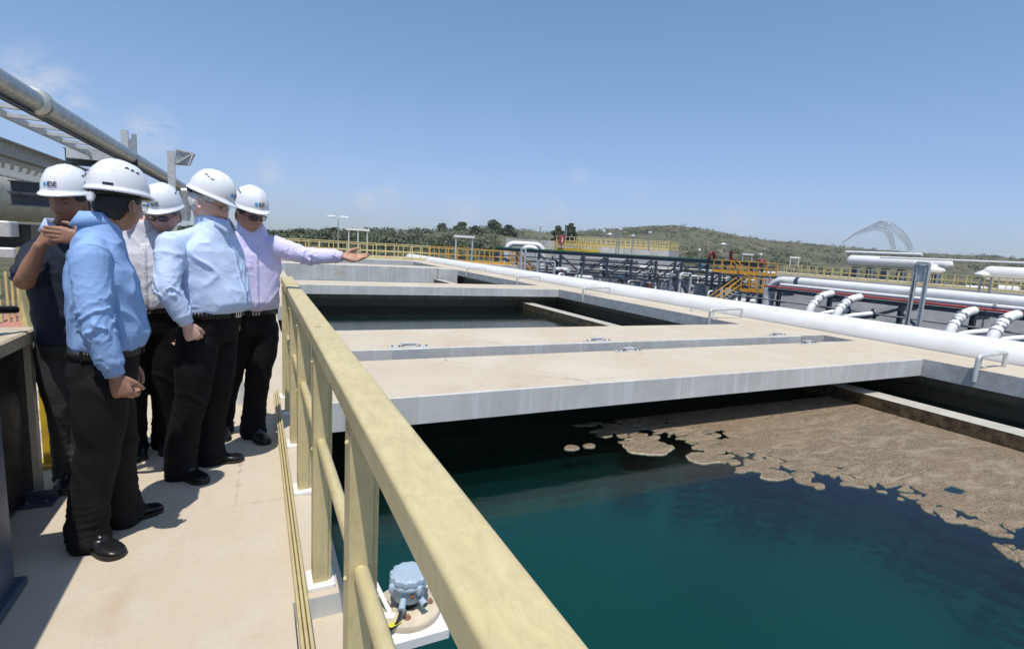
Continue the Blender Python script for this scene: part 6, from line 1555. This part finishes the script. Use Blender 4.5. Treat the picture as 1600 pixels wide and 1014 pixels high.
# lilac shirt, pointing
person(dict(label='man in a lilac shirt and dark glasses holding his left arm out over the railing', seed=3, F=(.22, -.97), at=(-.045, 4.20), cen=(.0, .02), zb=.965, zs=1.425, lean=.05, belly=.050, w=1.0, nkz=.12, fat=.5, neck=1.0,
    head=A3(391, 333, 4.06), look=(.48, -.88), pitch=.24, skin='skin_tan', hair='hair_black', hairthick=.007, shirt='shirt_lilac', pants='trousers_black', trouser=1.10, brow=.8,
    armR=dict(pts=[A3(360, 385, 4.22), A3(352, 448, 4.34), A3(350, 500, 4.25)], r=1.0, hand=dict(d=(0, 0, -1), nrm=(-1, 0, 0), side=(0, -1, 0))),
    armL=dict(pts=[A3(426, 384, 4.10), A3(481, 400, 4.02), A3(533, 401, 3.94)], r=1.05, hand=dict(d=(1, -.15, -.06), nrm=(-.1, .75, -.75), side=(-.1, .2, 1), curl=(.12, .16, .22, .34), thumb=.25, thumb_out=.55, spread=.05, size=1.02, fl=.95)),
    legs={1: ((-.27, 4.42), (-.22, 4.14)), -1: ((-.07, 4.28), (.055, 4.00))}, fold=1.1, hat=dict(), glasses=dict(thick=.0026, w=.025, h=.016)))
# man in the middle behind
person(dict(label='man with grey stubble in a white shirt standing behind between the two blue shirts', seed=4, F=(.05, -1), at=(-.64, 4.12), cen=(.0, .0), zb=.985, zs=1.40, lean=.03, belly=.035, w=1.0, nkz=.140, fat=.35, neck=1.05,
    head=A3(256, 333, 4.02), look=(-.22, -.97), pitch=.28, skin='skin_pink', hair='hair_salt', hairthick=.010, shirt='shirt_white', pants='trousers_black', trouser=1.05, brow=.5, stubble=.65, stubcol=(.42, .50, .58),
    armR=dict(pts=[A3(206, 384, 4.10), A3(200, 445, 4.16), A3(205, 498, 4.06)], r=1.05, hand=dict(d=(0, -.1, -1), nrm=(-1, 0, 0), side=(0, -1, 0))),
    armL=dict(pts=[A3(287, 388, 4.10), A3(296, 450, 4.16), A3(292, 505, 4.06)], r=1.0, hand=dict(d=(0, -.1, -1), nrm=(1, 0, 0), side=(0, -1, 0))),
    legs={1: ((-.79, 4.20), (-.69, 3.93)), -1: ((-.60, 4.25), (-.55, 3.98))}, fold=1.2, hat=dict(), glasses=dict(thick=.0024, w=.024, h=.015)))
# far left man with hands at his mouth
person(dict(label='dark haired man in a navy work vest holding both hands in front of his mouth', seed=5, F=(.30, -1), at=(-.95, 3.68), cen=(.0, .0), zb=.95, zs=1.385, lean=.02, belly=.015, w=.86, fat=0., neck=.95, hem=.10, short=True,
    head=A3(108, 314, 3.60), look=(-.30, -.95), pitch=.10, skin='skin_brown', hair='hair_black', hairthick=.006, shirt='vest_navy', collar_mat='shirt_under', pants='trousers_grey', trouser=.84, brow=.8, stubble=.35, stubcol=(.3, .28, .28),
    armR=dict(pts=[A3(60, 392, 3.62), A3(38, 440, 3.42), A3(63, 384, 3.34)], r=.88, hand=dict(d=(.45, .05, .62), nrm=(-.45, -.85, .30), side=(.5, .3, -.6), curl=(.55, .6, .62, .65), thumb=.5, thumb_out=.3, spread=.0, size=.95)),
    armL=dict(pts=[A3(146, 392, 3.64), A3(160, 446, 3.42), A3(133, 376, 3.27)], r=1.05, hand=dict(d=(-1, -.05, .12), nrm=(0, -1, .12), side=(.2, .1, 1), curl=(.10, .12, .14, .17), thumb=.1, thumb_out=.9, spread=.02, size=.92)),
    legs={1: ((-1.02, 3.80), (-.99, 3.54)), -1: ((-.92, 3.76), (-.90, 3.50))}, fold=1.0, hat=dict()))
